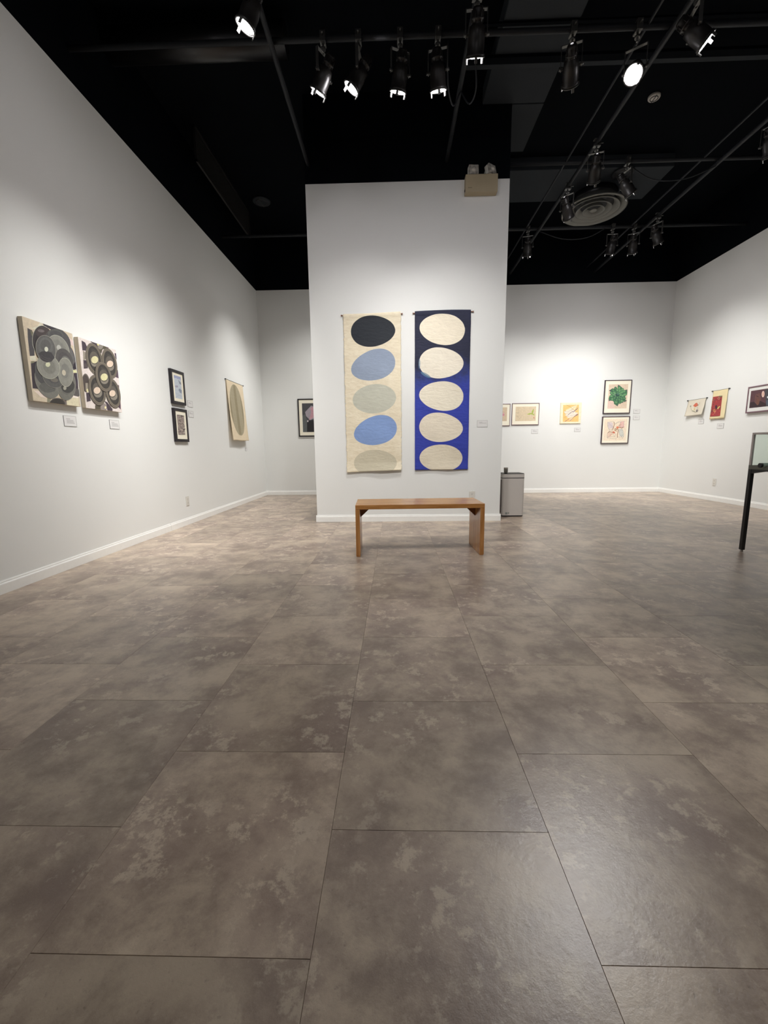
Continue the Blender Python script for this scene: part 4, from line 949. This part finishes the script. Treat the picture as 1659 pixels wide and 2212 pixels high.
def art_h1(k):
    k.add([(250, 540), (290, 490), (330, 500), (340, 540), (290, 565)], (202, 104, 78)); k.ell(312, 500, 18, 14, (190, 76, 60)); k.ell(342, 525, 12, 9, (110, 100, 96)); k.ell(208, 548, 12, 14, (150, 150, 130))
    k.line([(210, 560), (230, 620), (290, 650)], 5, (150, 150, 112)); k.line([(280, 570), (275, 620), (290, 600)], 9, (214, 190, 110)); k.ell(335, 635, 20, 26, (112, 106, 104)); k.line([(330, 560), (350, 600), (370, 640)], 5, (150, 140, 130)); k.line([(240, 640), (300, 660), (340, 650)], 6, (130, 130, 110)); k.line([(375, 470), (370, 520)], 5, (170, 160, 140))
hung(((126, 432), (468, 395), (425, 708), (112, 738)), 'small cream sheet with an orange flower sketch, far end of the right wall', ZF, (214, 206, 188), art_h1, 21, .05, 'hanging_sheet', 'hanging')
def art_h2(k):
    # red panel in world coordinates follows the quad
    k.add([(616, 374), (798, 346), (765, 730), (574, 748)], (158, 58, 60)); rnd = random.Random(9)
    for i in range(60):
        f1 = rnd.random(); f2 = rnd.random(); x = (616+(798-616)*f1)*(1-f2)+(574+(765-574)*f1)*f2; y = (374-28*f1)*(1-f2)+(748-18*f1)*f2
        c_ = rnd.choice(((190, 70, 62), (120, 44, 50), (206, 96, 74), (150, 90, 84), (96, 60, 60), (176, 52, 56)))
        k.ell(min(max(x, 600), 770), min(max(y, 385), 715), rnd.uniform(6, 13), rnd.uniform(8, 16), c_, rnd.uniform(0, 90), n=10)
    k.ell(694, 678, 34, 48, (206, 130, 104)); k.ell(696, 672, 22, 30, (160, 70, 64)); k.ell(697, 670, 11, 16, (206, 140, 110)); k.ell(655, 630, 18, 24, (206, 150, 90)); k.ell(655, 630, 9, 12, (120, 60, 50)); k.ell(690, 565, 20, 38, (66, 40, 50)); k.line([(715, 600), (735, 570), (760, 552)], 20, (206, 200, 110)); k.add([(740, 350), (796, 348), (794, 366), (742, 376)], (120, 120, 90)); k.ell(735, 400, 22, 24, (176, 130, 110)); k.ell(735, 400, 12, 14, (150, 60, 60)); k.line([(640, 400), (640, 450)], 8, (150, 120, 110))
hung(((595, 258), (878, 212), (826, 776), (552, 800)), 'cream scroll with a red patterned panel, on the right wall', ZF, (228, 212, 168), art_h2, 22, .02, 'hanging_scroll', 'scroll')

# ------------------------------------------------------------------ wall placards
def placard(pl, q, label, lines=4):
    x0, y0, x1, y1, sk = q      # sk: how much lower the right edge sits in the photograph
    b_ = rect(pl.off(.003), (x0, y0), (x1, y0+sk), (x1, y1+sk), (x0, y1)); u0, u1, z0, z1 = b_
    t_ = empty('wall_placard', pl.pt((u0+u1)/2, z0, .0006), label, 'placard', 'white wall placards beside the artworks')
    bm = bmesh.new(); pbox(bm, pl, u0, u1, z0, z1, .0006, .003); local(bm, t_); mesh_obj('card', bm, M_CARD, t_)
    w_, h_ = u1-u0, z1-z0; bm = bmesh.new(); rnd = random.Random(int(x0))
    for i in range(lines):
        zz = z1-h_*(.28+.13*i); le = w_*(.3 if i == 0 else rnd.uniform(.5, .68)); us = u0+w_*.2 if i == 0 else u0+w_*.22
        pbox(bm, pl, us, us+le, zz-h_*.035, zz+h_*.02, .003, .0033)
    local(bm, t_); mesh_obj('text_lines', bm, M_CARDINK, t_)
    bm = bmesh.new(); e_ = .0022
    for r_ in ((u0, u1, z1-e_, z1), (u0, u1, z0, z0+e_), (u0, u0+e_, z0+e_, z1-e_), (u1-e_, u1, z0+e_, z1-e_)): pbox(bm, pl, *r_, .0006, .0036)
    local(bm, t_); mesh_obj('edge', bm, M_CARDEDGE, t_)
placard(LEFT, (138, 898, 165, 920.5, 1), 'white placard under the larger painting of interlaced ovals')
placard(LEFT, (237, 907, 257.5, 926, 1), 'white placard under the painting of five dark ovals')
placard(LEFT, (405.5, 865.5, 416, 879, 1), 'upper white placard right of the two black frames', 2)
placard(LEFT, (407.5, 887.5, 418, 901, 1), 'lower white placard right of the two black frames', 2)
placard(LEFT, (529.5, 966, 533.5, 974, .5), 'tiny white placard under the tan oval scroll', 2)
placard(PART, (1030.5, 908, 1053, 922.5, 0), 'white placard on the partition right of the blue scroll', 2)
placard(BACK, (1148, 927, 1162, 936.5, 0), 'white placard under the green sprig print', 3)
placard(BACK, (1240.5, 924, 1254, 932.5, 0), 'white placard under the orange print', 3)
placard(BACK, (1368.5, 884, 1382.5, 893, 0), 'white placard right of the green leafy print', 2)
placard(BACK, (1367.5, 898, 1381.5, 907, 0), 'white placard right of the coral line print', 2)
placard(RIGHT, (1508.5, 906, 1520, 916, -.6), 'white placard under the orange flower sheet', 3)
placard(RIGHT, (1549, 915, 1563, 926, -.8), 'white placard under the red patterned scroll', 3)

# ------------------------------------------------------------------ electrical outlets
def outlet(pl, u, z, label, w_=.072, h_=.116, horizontal=False):
    if horizontal: w_, h_ = h_*.7, w_*1.0
    t_ = empty('wall_outlet', pl.pt(u, z, .0006), label, 'outlet')
    bm = bmesh.new(); pbox(bm, pl, u-w_/2, u+w_/2, z-h_/2, z+h_/2, .0006, .007, .002); local(bm, t_); mesh_obj('cover_plate', bm, M_CREAMPLATE, t_)
    for s_ in (-1, 1):
        bm = bmesh.new(); cu_, cz_ = (u, z+s_*h_*.2) if not horizontal else (u+s_*w_*.2, z)
        pbox(bm, pl, cu_-.014, cu_+.014, cz_-.013, cz_+.013, .007, .0088, .001); local(bm, t_); rc = mesh_obj('receptacle', bm, M_CREAMPLATE, t_)
        bm = bmesh.new()
        for d_ in (-.006, .006): pbox(bm, pl, cu_+d_-.0012, cu_+d_+.0012, cz_-.001, cz_+.008, .0088, .0093)
        pbox(bm, pl, cu_-.0022, cu_+.0022, cz_-.009, cz_-.005, .0088, .0093); local(bm, t_); mesh_obj('slots', bm, M_SLOT, rc)
    return t_
p = hit(404.5, 1082, 0, XL); outlet(LEFT, p.y, p.z, 'white electrical outlet low on the left wall')
p = hit(1019.5, 1071, 1, YC); outlet(PART, p.x, p.z, 'white electrical outlet on the partition just above the bench')
p = hit(1543.5, 1041.5, 0, XR); outlet(RIGHT, -p.y, p.z, 'white electrical outlet low on the right wall')
